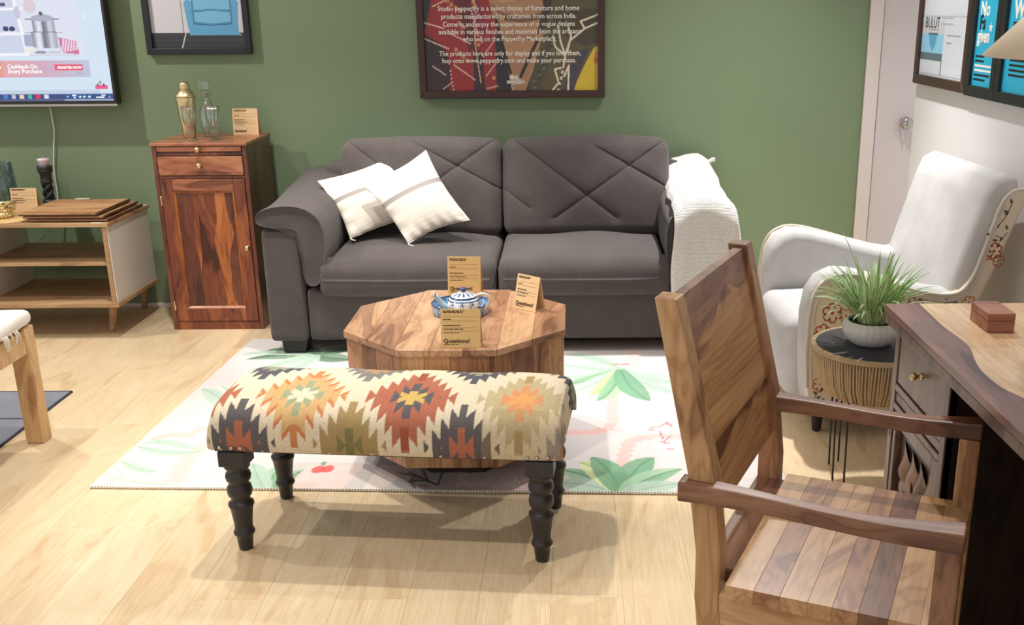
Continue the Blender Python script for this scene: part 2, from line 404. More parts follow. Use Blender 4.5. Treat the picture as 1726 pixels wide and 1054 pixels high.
# ================================================================== SETTING
fl = struct(box('floor', -4.3, 1.75, -6.0, .02, -.05, -.012, M['gap'], bev=0), 'pale laminate plank floor')
pl = {}
for L in (1.26, .84, .42):
    for k in 'abc':
        bm = bmesh.new(); box_bm(bm, -.0958, .0958, -L/2+.0002, L/2-.0002, -.013, 0, .0004, 1); pl[L, k] = from_bm('plank', bm)
        pl[L, k].materials.append(M['floor_'+k])
rp = random.Random(3)
for i in range(31):
    x = -4.2+.192*i; y = 0.0; first = True
    while y > -5.9:
        L = [1.26, .84, .42][rp.randrange(3)] if first else 1.26
        first = False
        o = ob('plank', pl[L, 'abc'[rp.randrange(3)]], None, fl, (x, y-L/2, 0)); y -= L
struct(box('wall_back', -4.3, 1.452, 0, .12, -.05, 2.9, M['green'], bev=0), 'olive green painted back wall')
struct(box('wall_right', 1.588, 1.72, -6.0, -.41, -.05, 2.9, M['white'], bev=0), 'white painted right wall')
struct(box('ceiling', -4.3, 1.72, -4.4, .12, 2.9, 3.0, M['white'], bev=0), 'white ceiling')
struct(box('bounce_strip_back', -4.3, 1.452, -.012, 0, 0, .02, M['door_trim'], bev=.003), 'low pale strip added for bounced light along the green wall')  # pale strip added for the light bounced along the wall foot
# door beside the green wall
d = thing('door_1', 'grey-white door in the corner', 'door', (0, 0, 0)); del d['category']; d['kind'] = 'structure'
box('door_frame', 1.455, 1.522, -.018, .10, 0, 2.15, M['door_trim'], d, .004)
box('door_leaf', 1.527, 2.4, -.004, .04, 0.005, 2.12, M['door'], d, .002)
box('door_stop', 1.52, 1.53, .02, .06, 0, 2.15, M['wire'], d, 0)
lathe('door_handle', [(.03, 0), (.03, .005), (.012, .008), (.012, .02), (.022, .026), (.029, .036), (.028, .05), (.02, .06), (.001, .062)], M['steel'], d, (1.675, -.004, .94), 24, rot=(PI/2, 0, 0), label='round steel door knob')
kk = thing('key', 'steel key on a ring hanging from the door knob', 'key', (1.648, -.03, .94))
tube('key_ring', [(.012*math.cos(a), .002*math.sin(a*2), -.012+.012*math.sin(a)) for a in np.linspace(0, 2*PI, 17)[:-1]], .0015, M['steel'], kk, 6, True)
prism('key_bow', [(.012*math.cos(a), -.036+.012*math.sin(a)) for a in np.linspace(0, 2*PI, 13)[:-1]], -.001, .001, M['steel'], kk)
prism('key_blade', [(-.004, -.046), (.004, -.046), (.008, -.08), (.002, -.082), (-.001, -.072), (-.004, -.07)], -.001, .001, M['steel'], kk)

# ================================================================== RUG
rug = thing('palm_rug', 'white ribbed area rug printed with green palms and pink trunks, under the coffee table', 'rug', (-1.61, -2.247, 0), math.radians(-2.3))
P = Paint(2.30, 1.62, .0045, (212, 206, 204))
_c, _s = math.cos(math.radians(2.3)), math.sin(math.radians(2.3))
def rl(x, y):                      # floor metres -> rug metres
    x, y = x+1.61, y+2.247; return (_c*x-_s*y, _s*x+_c*y)
G1, G2, G3, G4 = (160, 192, 162), (118, 162, 130), (204, 216, 178), (176, 198, 182)
PK, PK2 = (232, 184, 178), (208, 140, 138)
def fr(b, c, t, wd, g=G1, g2=G2, a=.9): P.leaf(rl(*b), rl(*c), rl(*t), wd, g, g2, a)
def st(pts, wd, col=PK, a=.9, wavy=0): P.stroke([rl(*p) for p in pts], wd, col, a, wavy)
st([(0.155, -1.348), (0.139, -1.582), (0.139, -1.718), (0.115, -1.776), (0.061, -1.816), (-0.031, -1.82), (-0.092, -1.835)], 0.022, PK, 0.95, 1)
st([(0.258, -0.838), (0.246, -1.241)], 0.03, PK, 0.4, 0)
fr((0.19, -1.103), (0.086, -1.147), (-0.095, -1.017), 0.035, G4, (176, 200, 186), 0.9)
fr((0.19, -1.103), (0.071, -1.252), (-0.105, -1.189), 0.045, G4, (176, 200, 186), 0.9)
fr((0.19, -1.103), (0.071, -1.274), (-0.09, -1.322), 0.045, G1, G2, 0.9)
fr((0.19, -1.103), (0.069, -1.346), (-0.076, -1.434), 0.05, G4, (176, 200, 186), 0.9)
fr((0.19, -1.103), (0.299, -1.205), (0.452, -1.185), 0.03, (208, 218, 204), G4, 0.9)
fr((0.19, -1.103), (0.295, -1.257), (0.442, -1.289), 0.04, G4, (176, 200, 186), 0.9)
fr((0.19, -1.103), (0.289, -1.351), (0.429, -1.416), 0.05, G4, (176, 200, 186), 0.9)
fr((0.19, -1.103), (0.155, -1.348), (0.051, -1.429), 0.05, (212, 220, 166), (176, 200, 136), 0.9)
fr((0.19, -1.103), (0.164, -1.418), (0.079, -1.49), 0.045, G1, G2, 0.9)
fr((0.19, -1.103), (0.214, -1.384), (0.294, -1.495), 0.055, G2, (122, 170, 138), 0.9)
fr((0.19, -1.103), (0.09, -0.921), (-0.044, -0.901), 0.04, G4, (176, 200, 186), 0.9)
st([(0.166, -1.046), (0.182, -1.039)], 0.009, PK2, 0.9, 0)
st([(0.2, -1.047), (0.224, -1.04)], 0.009, PK2, 0.9, 0)
st([(0.154, -2.137), (0.166, -2.012), (0.192, -1.907), (0.24, -1.869), (0.299, -1.854), (0.385, -1.866)], 0.024, PK, 0.9, 1)
fr((0.141, -2.346), (0.054, -2.183), (-0.07, -2.143), 0.05, G1, G2, 0.9)
fr((0.141, -2.346), (0.054, -2.238), (-0.074, -2.25), 0.05, G4, (176, 200, 186), 0.9)
fr((0.141, -2.346), (0.052, -2.319), (-0.063, -2.326), 0.04, G4, (176, 200, 186), 0.9)
fr((0.141, -2.346), (0.096, -2.136), (0.005, -2.085), 0.05, (212, 220, 166), (176, 200, 136), 0.9)
fr((0.141, -2.346), (0.126, -2.136), (0.049, -2.041), 0.055, G2, (122, 170, 138), 0.9)
fr((0.141, -2.346), (0.188, -2.113), (0.268, -2.045), 0.055, G2, (122, 170, 138), 0.9)
fr((0.141, -2.346), (0.223, -2.195), (0.358, -2.14), 0.05, G1, G2, 0.9)
fr((0.141, -2.346), (0.228, -2.277), (0.346, -2.257), 0.05, G4, (176, 200, 186), 0.9)
fr((0.141, -2.346), (0.214, -2.343), (0.339, -2.332), 0.04, G4, (176, 200, 186), 0.9)
st([(0.272, -1.779), (0.31, -1.768), (0.341, -1.722)], 0.004, (150, 110, 110), 0.7, 0)
st([(0.341, -1.722), (0.355, -1.769)], 0.004, (150, 110, 110), 0.7, 0)
st([(0.312, -1.909), (0.343, -1.854)], 0.004, (150, 110, 110), 0.7, 0)
st([(0.307, -1.814), (0.314, -1.882)], 0.004, (150, 110, 110), 0.7, 0)
st([(0.273, -1.797), (0.284, -1.797)], 0.008, PK2, 0.8, 0)
st([(0.304, -1.909), (0.314, -1.909)], 0.008, PK2, 0.8, 0)
st([(0.318, -1.92), (0.328, -1.92)], 0.008, PK2, 0.8, 0)
st([(0.326, -1.973), (0.336, -1.974)], 0.008, PK2, 0.8, 0)
st([(0.341, -1.745), (0.352, -1.746)], 0.008, PK2, 0.8, 0)
st([(-1.311, -1.691), (-1.337, -1.75), (-1.409, -1.749), (-1.432, -1.823), (-1.498, -1.81), (-1.535, -1.838)], 0.022, PK, 0.8, 1)
st([(-1.341, -1.918), (-1.356, -2.037), (-1.345, -2.216)], 0.03, PK, 0.6, 0)
fr((-1.399, -1.917), (-1.512, -1.861), (-1.575, -1.892), 0.022, G4, (176, 200, 186), 0.9)
fr((-1.344, -1.971), (-1.445, -2.011), (-1.584, -1.914), 0.028, G4, (176, 200, 186), 0.9)
fr((-1.326, -1.961), (-1.437, -1.916), (-1.575, -1.837), 0.016, G4, (176, 200, 186), 0.9)
fr((-1.434, -2.139), (-1.501, -2.134), (-1.594, -2.039), 0.02, G4, (176, 200, 186), 0.9)
fr((-1.324, -2.23), (-1.401, -2.26), (-1.548, -2.185), 0.02, (208, 218, 204), G4, 0.9)
fr((-1.311, -1.63), (-1.44, -1.407), (-1.556, -1.314), 0.05, G4, (176, 200, 186), 0.8)
fr((-1.269, -1.619), (-1.421, -1.352), (-1.493, -1.279), 0.03, (208, 218, 204), G4, 0.8)
st([(-1.542, -2.157), (-1.552, -2.226), (-1.572, -2.258)], 0.01, PK, 0.5, 0)
fr((-1.004, -2.32), (-0.997, -2.203), (-0.918, -2.119), 0.04, G1, G2, 0.9)
fr((-1.004, -2.32), (-1.041, -2.188), (-1.014, -2.078), 0.04, G1, G2, 0.9)
fr((-1.004, -2.32), (-1.077, -2.202), (-1.155, -2.139), 0.045, G2, (122, 170, 138), 0.9)
fr((-1.004, -2.32), (-1.078, -2.265), (-1.156, -2.264), 0.045, G2, (122, 170, 138), 0.9)
fr((-1.004, -2.32), (-0.96, -2.267), (-0.85, -2.238), 0.04, G2, (122, 170, 138), 0.9)
fr((-1.004, -2.32), (-1.095, -2.14), (-1.126, -2.066), 0.04, G4, (176, 200, 186), 0.9)
fr((-1.174, -0.893), (-1.295, -0.786), (-1.428, -0.801), 0.05, (120, 148, 124), (86, 116, 94), 0.9)
fr((-1.174, -0.893), (-1.304, -0.856), (-1.483, -0.937), 0.05, (120, 148, 124), (86, 116, 94), 0.9)
fr((-1.174, -0.893), (-1.256, -0.942), (-1.379, -1.07), 0.05, G4, (176, 200, 186), 0.9)
fr((-1.174, -0.893), (-1.125, -0.808), (-1.022, -0.775), 0.05, (120, 148, 124), (86, 116, 94), 0.9)
fr((-1.174, -0.893), (-1.112, -0.929), (-0.988, -0.948), 0.06, (120, 148, 124), (86, 116, 94), 0.9)
fr((-1.174, -0.893), (-1.235, -0.805), (-1.341, -0.713), 0.05, (120, 148, 124), (86, 116, 94), 0.9)
fr((-1.174, -0.893), (-1.19, -0.993), (-1.263, -1.21), 0.04, G4, (176, 200, 186), 0.9)
fr((-1.174, -0.893), (-1.456, -0.8), (-1.517, -0.869), 0.03, G4, (176, 200, 186), 0.9)
P.poly([rl(*p) for p in [(-0.925, -2.09), (-0.73, -2.093), (-0.771, -2.288), (-0.962, -2.276)]], (240, 214, 208), .8)
P.poly([rl(*p) for p in [(-0.679, -2.094), (-0.555, -2.106), (-0.643, -2.299), (-0.701, -2.298)]], (244, 224, 218), .8)
P.poly([rl(*p) for p in [(-0.427, -2.068), (-0.165, -2.073), (-0.164, -2.306), (-0.427, -2.294)]], (238, 206, 202), .85)
P.poly([rl(*p) for p in [(-0.4, -2.128), (-0.203, -2.131), (-0.2, -2.279), (-0.402, -2.272)]], (244, 228, 222), .85)
st([(-0.409, -2.137), (-0.351, -2.277)], 0.003, (250, 238, 232), 0.9, 0)
st([(-0.365, -2.138), (-0.394, -2.276)], 0.003, (250, 238, 232), 0.9, 0)
st([(-0.365, -2.138), (-0.309, -2.278)], 0.003, (250, 238, 232), 0.9, 0)
st([(-0.32, -2.139), (-0.351, -2.277)], 0.003, (250, 238, 232), 0.9, 0)
st([(-0.32, -2.139), (-0.266, -2.278)], 0.003, (250, 238, 232), 0.9, 0)
st([(-0.276, -2.139), (-0.309, -2.278)], 0.003, (250, 238, 232), 0.9, 0)
st([(-0.276, -2.139), (-0.223, -2.279)], 0.003, (250, 238, 232), 0.9, 0)
st([(-0.231, -2.14), (-0.266, -2.278)], 0.003, (250, 238, 232), 0.9, 0)
st([(-0.231, -2.14), (-0.18, -2.28)], 0.003, (250, 238, 232), 0.9, 0)
st([(-0.187, -2.141), (-0.223, -2.279)], 0.003, (250, 238, 232), 0.9, 0)
P.ell(*rl(-0.883, -2.129), .022, .03, (226, 96, 96), .9)
P.ell(*rl(-0.852, -2.125), .022, .03, (226, 96, 96), .9)
P.ell(*rl(-0.359, -2.133), .022, .03, (226, 96, 96), .9)
st([(-0.874, -2.09), (-0.876, -2.071)], 0.008, G2, 0.9, 0)
st([(-0.594, -2.167), (-0.544, -2.182), (-0.494, -2.23), (-0.459, -2.257)], 0.005, (120, 96, 84), 0.85, 0)
st([(-0.494, -2.23), (-0.528, -2.125), (-0.558, -2.086)], 0.005, (120, 96, 84), 0.85, 0)
st([(-0.459, -2.257), (-0.455, -2.174), (-0.449, -2.102)], 0.005, (120, 96, 84), 0.85, 0)
st([(-0.459, -2.257), (-0.568, -2.154)], 0.005, (120, 96, 84), 0.85, 0)
st([(-0.544, -2.182), (-0.557, -2.229), (-0.531, -2.274)], 0.005, (120, 96, 84), 0.85, 0)
st([(-0.604, -2.158), (-0.594, -2.158)], 0.009, PK2, 0.8, 0)
st([(-0.557, -2.229), (-0.547, -2.229)], 0.009, PK2, 0.8, 0)
st([(-0.514, -2.256), (-0.504, -2.257)], 0.009, PK2, 0.8, 0)
st([(-0.501, -2.266), (-0.491, -2.266)], 0.009, PK2, 0.8, 0)
fr((-0.557, -2.229), (-0.54, -2.21), (-0.494, -2.23), 0.012, (120, 148, 124), (86, 116, 94), 0.9)
P.speckle(.012)
ag = vcol('rug_print', .95, bump=('Y', 42, .5), spec=.1)
P.build('pile', lambda X, Y: (X, Y, .009+.0010*np.sin(X*9)*np.sin(Y*7)), ag, rug)
box('backing', 0, 2.30, 0, 1.62, .001, .0070, M['cream'], rug, .002)
hm = []
bm = bmesh.new()
for i in range(230):
    x = .005+i*.00996; mm = Matrix.Translation((x, -.001, .006)) @ Matrix.Diagonal((.0044, .004, .0062, 1))
    bmesh.ops.create_icosphere(bm, subdivisions=1, radius=1, matrix=mm)
o = ob('hem_stitch', from_bm('hem_stitch', bm, True), M['cream'], rug); o['kind'] = 'stuff'
gr = thing('grey_rug', 'grey flat-woven rug with a dark stripe, under the stool at the left edge', 'rug', (-2.088, -1.329, 0))
box('pile', -1.3, 0, -1.3, 0, .001, .007, M['grey_rug'], gr, .002)
box('stripe', -1.3, -.001, -.31, -.30, .0065, .0078, M['grey_line'], gr, 0)
box('binding', -1.3, .002, -.006, .002, .0005, .0085, M['grey_line'], gr, .001)
box('binding', -.006, .002, -1.3, .002, .0005, .0085, M['grey_line'], gr, .001)

# ================================================================== SOFA
SX = -.35
sofa = thing('sofa', 'charcoal fabric two-seater sofa with quilted back cushions against the green wall', 'sofa', (SX, -.45, 0))
def S(y): return y+.45
for sx_ in (-1, 1):
    for y in (-.80, -.12):
        prism('foot', [(-.055+sx_*.93, .0105 if y < -.5 else 0), (.045+sx_*.93, .0105 if y < -.5 else 0), (.06+sx_*.93, .085), (-.065+sx_*.93, .085)], S(y)-.05, S(y)+.05, M['sofa_dark'], sofa, bev=.006)
soft('base', -.86, .86, S(-.862), S(-.06), .068, .31, .02, M['sofa'], sofa, n=30)
soft('back_frame', -.90, .90, S(-.17), S(-.015), .1, .775, .04, M['sofa'], sofa, n=40)
def arm(sg):
    # arm body: a broad slab, its front panel square
    soft('arm', min(sg*1.035, sg*.865), max(sg*1.035, sg*.865), S(-.872), S(-.02), .068, .585, .022, M['sofa'], sofa, n=30, puff=(.008, .004, 0))
    # padded top that rolls over and down the inside
    prof = []
    out = [(1.045, .60), (1.052, .628), (1.045, .652), (1.02, .672), (.97, .69), (.90, .695), (.83, .68), (.775, .645), (.752, .59), (.748, .50), (.76, .42), (.775, .36), (.80, .33),
           (.85, .33), (.862, .40), (.862, .52), (.866, .575), (.885, .592), (.95, .592)]
    N = len(out); ys = [S(-.873), S(-.883), S(-.885), S(-.875), S(-.85), S(-.8), S(-.6), S(-.4), S(-.2), S(-.05), S(-.02)]
    cx_, cz_ = .90, .60
    vs, fs = [], []
    for iy, y in enumerate(ys):
        k = [.93, .965, .985, 1, 1.01, 1.015, 1.0, 1.0, 1.0, 1.0, .97][iy]
        rise = max(0, (y-S(-.6))/(S(-.02)-S(-.6)))*.06
        for (a, b) in out:
            # shrink the section toward its own spine at the rounded front edge
            sa = a if k >= 1 else (a+(cx_-a)*(1-k)*(.9 if b > .55 else 0)+(0.80-a)*(1-k)*(1.2 if b <= .55 else 0))
            sb = b if k >= 1 else b+(cz_+.03-b)*(1-k)*(1 if b > .57 else .25)
            wr = .003*math.sin(y*40+a*30) if b > .6 else .002*math.sin(y*50+b*40)
            vs.append((sg*(sa), y, sb+rise*(1 if b > .58 else .2)+wr))
    for i in range(len(ys)-1):
        for j in range(N):
            j2 = (j+1) % N; f = (i*N+j, i*N+j2, (i+1)*N+j2, (i+1)*N+j); fs.append(f if sg > 0 else f[::-1])
    fs.append(tuple(range(N)) if sg < 0 else tuple(range(N-1, -1, -1))); e = (len(ys)-1)*N
    fs.append(tuple(e+j for j in range(N)) if sg > 0 else tuple(e+j for j in range(N-1, -1, -1)))
    o = ob('arm_pad', mesh('arm_pad', vs, fs, True), M['sofa'], sofa)
    md = o.modifiers.new('smooth', 'SUBSURF'); md.levels = 1; md.render_levels = 2
arm(-1); arm(1)
def drape(q):
    return q
for sg in (-1, 1):
    def seatfn(q, sg=sg):
        # front edge rolls down, crown in the middle, T-shaped nose in front of the arm pad
        k = max(0, min(1, (q.y+.20)/-.18)); q.z -= .022*k*k if q.z > 0 else 0
        q.z += .006*math.sin(q.x*14+sg)*math.sin(q.y*9) if q.z > 0 else 0
        if q.y > -.27 and q.x*sg > .30: q.x = sg*(.30+(q.x*sg-.30)*.55)
        return q
    me = soft_me('seat_cushion', .79, .70, .175, .045, n=56, puff=(0, .012, .022), fn=seatfn)
    ob('seat_cushion', me, M['sofa'], sofa, (sg*.4, S(-.545), .365))
# back cushions with stitched diamonds
def back_cushion(x0, x1, z0, z1, seams, seed):
    me = soft_me('back_cushion', x1-x0, .20, z1-z0, .06, n=170, puff=(.006, .035, .012), wob=.004, seed=seed)
    n = len(me.vertices); co = np.empty(n*3); me.vertices.foreach_get('co', co); co = co.reshape(-1, 3)
    cxx, czz = (x0+x1)/2, (z0+z1)/2
    for (ax, az), (bx, bz) in seams:
        ax, bx, az, bz = ax-cxx, bx-cxx, az-czz, bz-czz
        dx, dz = bx-ax, bz-az; L = dx*dx+dz*dz
        tt = np.clip(((co[:, 0]-ax)*dx+(co[:, 2]-az)*dz)/L, 0, 1)
        dd = np.hypot(co[:, 0]-ax-tt*dx, co[:, 2]-az-tt*dz)
        fr_ = np.clip(-(co[:, 1])/.04, 0, 1)
        co[:, 1] += fr_*(.008*np.exp(-(dd/.004)**2)+.005*np.exp(-(dd/.025)**2))
    me.vertices.foreach_set('co', co.ravel()); me.update()
    return ob('back_cushion', me, M['sofa'], sofa, (cxx-SX, S(-.275), czz), (math.radians(-9), 0, 0))
back_cushion(-1.125, -.358, .43, .905, [((-1.11, .905), (-.62, .55)), ((-.80, .90), (-.36, .66)), ((-.38, .90), (-.95, .50))], 3)
back_cushion(-.346, .452, .43, .905, [((-.30, .90), (.20, .52)), ((.42, .88), (-.10, .52)), ((.10, .86), (.45, .66)), ((-.34, .66), (-.22, .57))], 5)

# throw over the right arm
th = thing('throw_blanket', 'white ribbed knit throw draped over the right arm of the charcoal sofa', 'throw', (.57, -.5, .7))
def throw_me():
    # section across the arm (x, z), walked from the inner edge over the top to the outer hem
    sec = [(.430, .655), (.445, .685), (.49, .715), (.55, .730), (.62, .728), (.675, .705), (.708, .66), (.722, .58), (.728, .48), (.732, .38), (.735, .28), (.737, .2)]
    def P_(s):
        k = s*(len(sec)-1); i = min(int(k), len(sec)-2); f = k-i
        return (sec[i][0]*(1-f)+sec[i+1][0]*f, sec[i][1]*(1-f)+sec[i+1][1]*f)
    na, nb = 60, 90; vs, fs = [], []
    for b in range(nb+1):
        t = b/nb
        for a in range(na+1):
            s_ = a/na
            x, z = P_(s_)
            if t < .6:
                y = -.07-.77*t/.6; z2 = z+.065*max(0, (.3-t)/.3)
            else:
                q = (t-.6)/.4
                if q < .18:
                    an = q/.18*PI/2; y = -.84-.07*math.sin(an); drop = .07*(1-math.cos(an))
                else: y = -.91-.012*(q-.18); drop = .07+.52*(q-.18)/.82
                z2 = z-drop if z-drop > .17 else .17+.02*(z-drop-.17)
                x = x-(.015*q if s_ < .3 else 0)+(.02*q if s_ > .5 else 0)
                if s_ > .55: y += .05*min(1, (s_-.55)/.3)
            fold = .006*math.sin(s_*21+t*3)+.004*math.sin(t*16+s_*6)
            z2 += fold; x += .004*math.sin(t*30+s_*9)
            y -= .012*math.sin(s_*19)*max(0, t-.6)*2
            vs.append((x-.57, y+.5, z2-.7))
    for b in range(nb):
        for a in range(na):
            i = b*(na+1)+a; fs.append((i, i+1, i+na+2, i+na+1))
    return mesh('cloth', vs, fs, True)
o = ob('cloth', throw_me(), M['throw'], th)
md = o.modifiers.new('thick', 'SOLIDIFY'); md.thickness = .012; md.offset = 1
tube('hem', [(.03+.11*i/8-.0, .44, .075+.012*math.sin(i)-.02*i/8) for i in range(9)], .012, M['throw'], th, 8)

# scatter pillows: four corners (world), cream half / grey band / striped half
pm = NT('striped_pillow'); at = pm.n('ShaderNodeVertexColor', layer_name='paint'); pm.base(at.outputs[0]); pm.set(Roughness=.9); pm.b.inputs['Specular IOR Level'].default_value = .15
pm.bump(pm.noise(pm.coords((1, 1, 1), False), 500, 2), .25, .001)
def pillow(label, corners, thick, seed, flip):
    c = [Vector(p) for p in corners]; ctr = sum(c, Vector())/4
    e1 = (c[1]-c[0]); e2 = (c[3]-c[0]); nrm = e1.cross(e2).normalized()
    if nrm.y > 0: nrm = -nrm
    root = thing('scatter_pillow', label, 'pillow', ctr, 0, 'cream pillows on the sofa')
    n = 60; vs, cs = [], []
    rs = random.Random(seed); ph = [rs.uniform(0, 6) for _ in range(8)]
    for side in (1, -1):
        for i in range(n+1):
            for j in range(n+1):
                u, v = i/n, j/n
                # concave edges between pointed corners
                pu = u+(.5-u)*.10*math.sin(PI*v)*abs(2*u-1); pv = v+(.5-v)*.10*math.sin(PI*u)*abs(2*v-1)
                p = c[0]*(1-pu)*(1-pv)+c[1]*pu*(1-pv)+c[2]*pu*pv+c[3]*(1-pu)*pv-ctr
                d = (max(0, math.sin(PI*u)*math.sin(PI*v)))**.55
                wr = .003*math.sin(u*38+ph[0]+6*v)*math.exp(-((v-.02)/.13)**2)+.003*math.sin(v*30+ph[1])*math.exp(-((u-.02)/.12)**2)+.0025*math.sin(v*34+ph[2]+5*u)*math.exp(-((u-.98)/.12)**2)
                vs.append(p+nrm*side*(thick*d)+nrm*(wr if side > 0 else 0)+nrm*.004*math.sin(u*5+ph[3])*math.sin(v*4+ph[4]))
                w_ = v if flip else 1-v
                if w_ > .63: col = (246, 242, 234)
                elif w_ > .55: col = (158, 150, 148)
                else:
                    k_ = int(w_*60); col = [(232, 226, 214), (214, 206, 194), (226, 219, 206), (206, 199, 188)][(k_*7) % 4 if k_ % 2 else 0]
                cs.append(lin4(col))
    m1 = (n+1)*(n+1); fs = []
    for s_ in range(2):
        for i in range(n):
            for j in range(n):
                a = s_*m1+i*(n+1)+j; f = (a, a+n+1, a+n+2, a+1); fs.append(f if s_ == 0 else f[::-1])
    me = mesh('cover', vs, fs, True)
    at_ = me.color_attributes.new('paint', 'FLOAT_COLOR', 'POINT'); at_.data.foreach_set('color', np.array(cs, np.float32).ravel())
    bm = bmesh.new(); bm.from_mesh(me); bmesh.ops.remove_doubles(bm, verts=bm.verts, dist=1e-4); bmesh.ops.recalc_face_normals(bm, faces=bm.faces); bm.to_mesh(me); bm.free()
    ob('cover', me, pm.m, root)
    def ed(a, b, cc):
        # tiny seam tassels at two corners
        return None
    tube('seam_tail', [c[0]-ctr+nrm*.004, c[0]-ctr+Vector((.012, -.006, -.004)), c[0]-ctr+Vector((.026, -.01, -.006))], .003, M['cream'], root, 6)
    return root
pillow('cream pillow with a grey band, in front and leaning on the other pillow', [(-0.765, -0.7, 0.480), (-0.488, -0.605, 0.571), (-0.695, -0.468, 0.877), (-0.986, -0.588, 0.74)], .062, 1, True)
pillow('cream pillow partly hidden behind the front pillow, at the left sofa arm', [(-1.05, -0.60, 0.485), (-0.705, -0.47, 0.565), (-0.875, -0.33, 0.835), (-1.214, -0.465, 0.735)], .055, 2, True)

# ================================================================== SMALL BUILDERS
def knob(name, loc, rot, parent, r=.013, mat='brass'):
    return lathe(name, [(r*.75, 0), (r*.8, .002), (r*.4, .004), (r*.38, .012), (r*.7, .015), (r, .02), (r*.95, .025), (r*.5, .029), (.0001, .030)], M[mat], parent, loc, 20, rot=rot)
def sign_card(label, loc, rz, w=.125, h=.14, lean=10, mat='card', big=True, seed=1, group='kraft price cards'):
    """folded tent card: leaning face with print, a small lip, a back flap; origin at the front bottom edge"""
    root = thing('price_card', label, 'card', loc, rz, group)
    a = math.radians(lean); dy, dz = math.sin(a), math.cos(a)
    T = Matrix.Rotation(-a, 4, 'X')
    bm = bmesh.new(); box_bm(bm, -w/2, w/2, 0, .0016, 0, h, 0, mat=T); ob('face', from_bm('face', bm), M[mat], root)
    box('foot_flap', -w/2, w/2, .0008, h*.42, .0004, .002, M[mat], root, 0)
    p0 = Vector((0, h*dy, h*dz)); p1 = Vector((0, h*.42, .001)); L = (p1-p0).length
    vs = [(-w/2, p0.y, p0.z), (w/2, p0.y, p0.z), (w/2, p1.y, p1.z), (-w/2, p1.y, p1.z)]
    vs += [(x, y+.0016, z) for x, y, z in vs]
    ob('back_flap', mesh('back_flap', vs, [(0, 1, 2, 3), (7, 6, 5, 4), (0, 4, 5, 1), (1, 5, 6, 2), (2, 6, 7, 3), (3, 7, 4, 0)]), M[mat], root)
    bm = bmesh.new(); bs = bmesh.new(); rs = random.Random(seed)
    def bar(b, x0, x1, z, t):
        x = x0
        while x < x1:                                   # word-like dashes
            l = min(rs.uniform(.006, .016), x1-x)
            box_bm(b, x, x+l, -.0007, .0004, z, z+t, 0, mat=T); x += l+.0022
    lx = -w/2+.008
    bar(bm, lx, lx+w*.52, h*.93, .0030); bar(bm, lx, lx+w*.48, h*.895, .0030); 
    bar(bm, lx, lx+w*.2, h*.72, .0026); bar(bm, lx, lx+w*.42, h*.56, .0034); bar(bm, lx, lx+w*.50, h*.47, .0028); bar(bm, lx, lx+w*.40, h*.38, .0022)
    for z in (.80, .69, .52, .43): box_bm(bs, lx, w/2-.008, -.0006, .0004, h*z, h*z+.0007, 0, mat=T)
    ob('print', from_bm('print', bm), M['ink'], root)['kind'] = 'stuff'; ob('rule_lines', from_bm('rule_lines', bs), M['ink_soft'], root)['kind'] = 'stuff'
    if big:
        text('heading', 'Questions?', .0185, M['ink'], root, (lx, h*.13*dy-.0009, h*.13*dz), (PI/2-a, 0, 0), extrude=.0003, bold=.0004)
        bm = bmesh.new(); bar(bm, lx, lx+w*.4, h*.075, .0022); ob('print', from_bm('print', bm), M['ink'], root)['kind'] = 'stuff'
    return root
def rprism(name, prof, d0, d1, r, mat, parent, plane='xz', nseg=4, label=None, closed_bulge=0):
    """outline extruded with rounded rims (each rim inset along the outline's normals)"""
    n = len(prof); P_ = [Vector((a, b)) for a, b in prof]
    area = sum(P_[i].x*P_[(i+1) % n].y-P_[(i+1) % n].x*P_[i].y for i in range(n))
    nr = []
    for i in range(n):
        t_ = (P_[(i+1) % n]-P_[i-1]).normalized(); nn = Vector((t_.y, -t_.x)); nr.append(nn if area > 0 else -nn)
    rings = []
    for k in range(nseg+1):
        a = PI/2*k/nseg; rings.append((d0+r*(1-math.sin(a)), r*(1-math.cos(PI/2-a)) if False else r*(1-math.sin(a))))
    rings = [(d0+r-r*math.cos(PI/2*k/nseg), r-r*math.sin(PI/2*k/nseg)) for k in range(nseg+1)]
    rings += [(d1-r+r*math.sin(PI/2*k/nseg), r-r*math.cos(PI/2*k/nseg)) for k in range(nseg+1)]
    vs, fs = [], []
    for d_, ins in rings:
        for i in range(n):
            q = P_[i]-nr[i]*ins
            vs.append({'xz': (q.x, d_, q.y), 'xy': (q.x, q.y, d_), 'yz': (d_, q.x, q.y)}[plane])
    for k in range(len(rings)-1):
        for i in range(n):
            j = (i+1) % n; fs.append((k*n+i, k*n+j, (k+1)*n+j, (k+1)*n+i))
    fs.append(tuple(range(n-1, -1, -1))); fs.append(tuple((len(rings)-1)*n+i for i in range(n)))
    bm = bmesh.new(); V = [bm.verts.new(v) for v in vs]
    for f in fs: bm.faces.new([V[i] for i in f])
    bmesh.ops.recalc_face_normals(bm, faces=bm.faces)
    me = from_bm(name, bm, True)
    for p in me.polygons:
        if len(p.vertices) > 4: p.use_smooth = False
    return ob(name, me, mat, parent, label=label)
def spline(pts, per=5, closed=True):
    out = []; n = len(pts)
    rng = range(n) if closed else range(n-1)
    for i in rng:
        p0, p1, p2, p3 = [Vector(pts[(i+k) % n] if closed else pts[max(0, min(n-1, i+k))]) for k in (-1, 0, 1, 2)]
        for k in range(per):
            t = k/per
            out.append(tuple(.5*((2*p1)+(p2-p0)*t+(2*p0-5*p1+4*p2-p3)*t*t+(3*p1-p0-3*p2+p3)*t**3)))
    if not closed: out.append(tuple(pts[-1]))
    return out

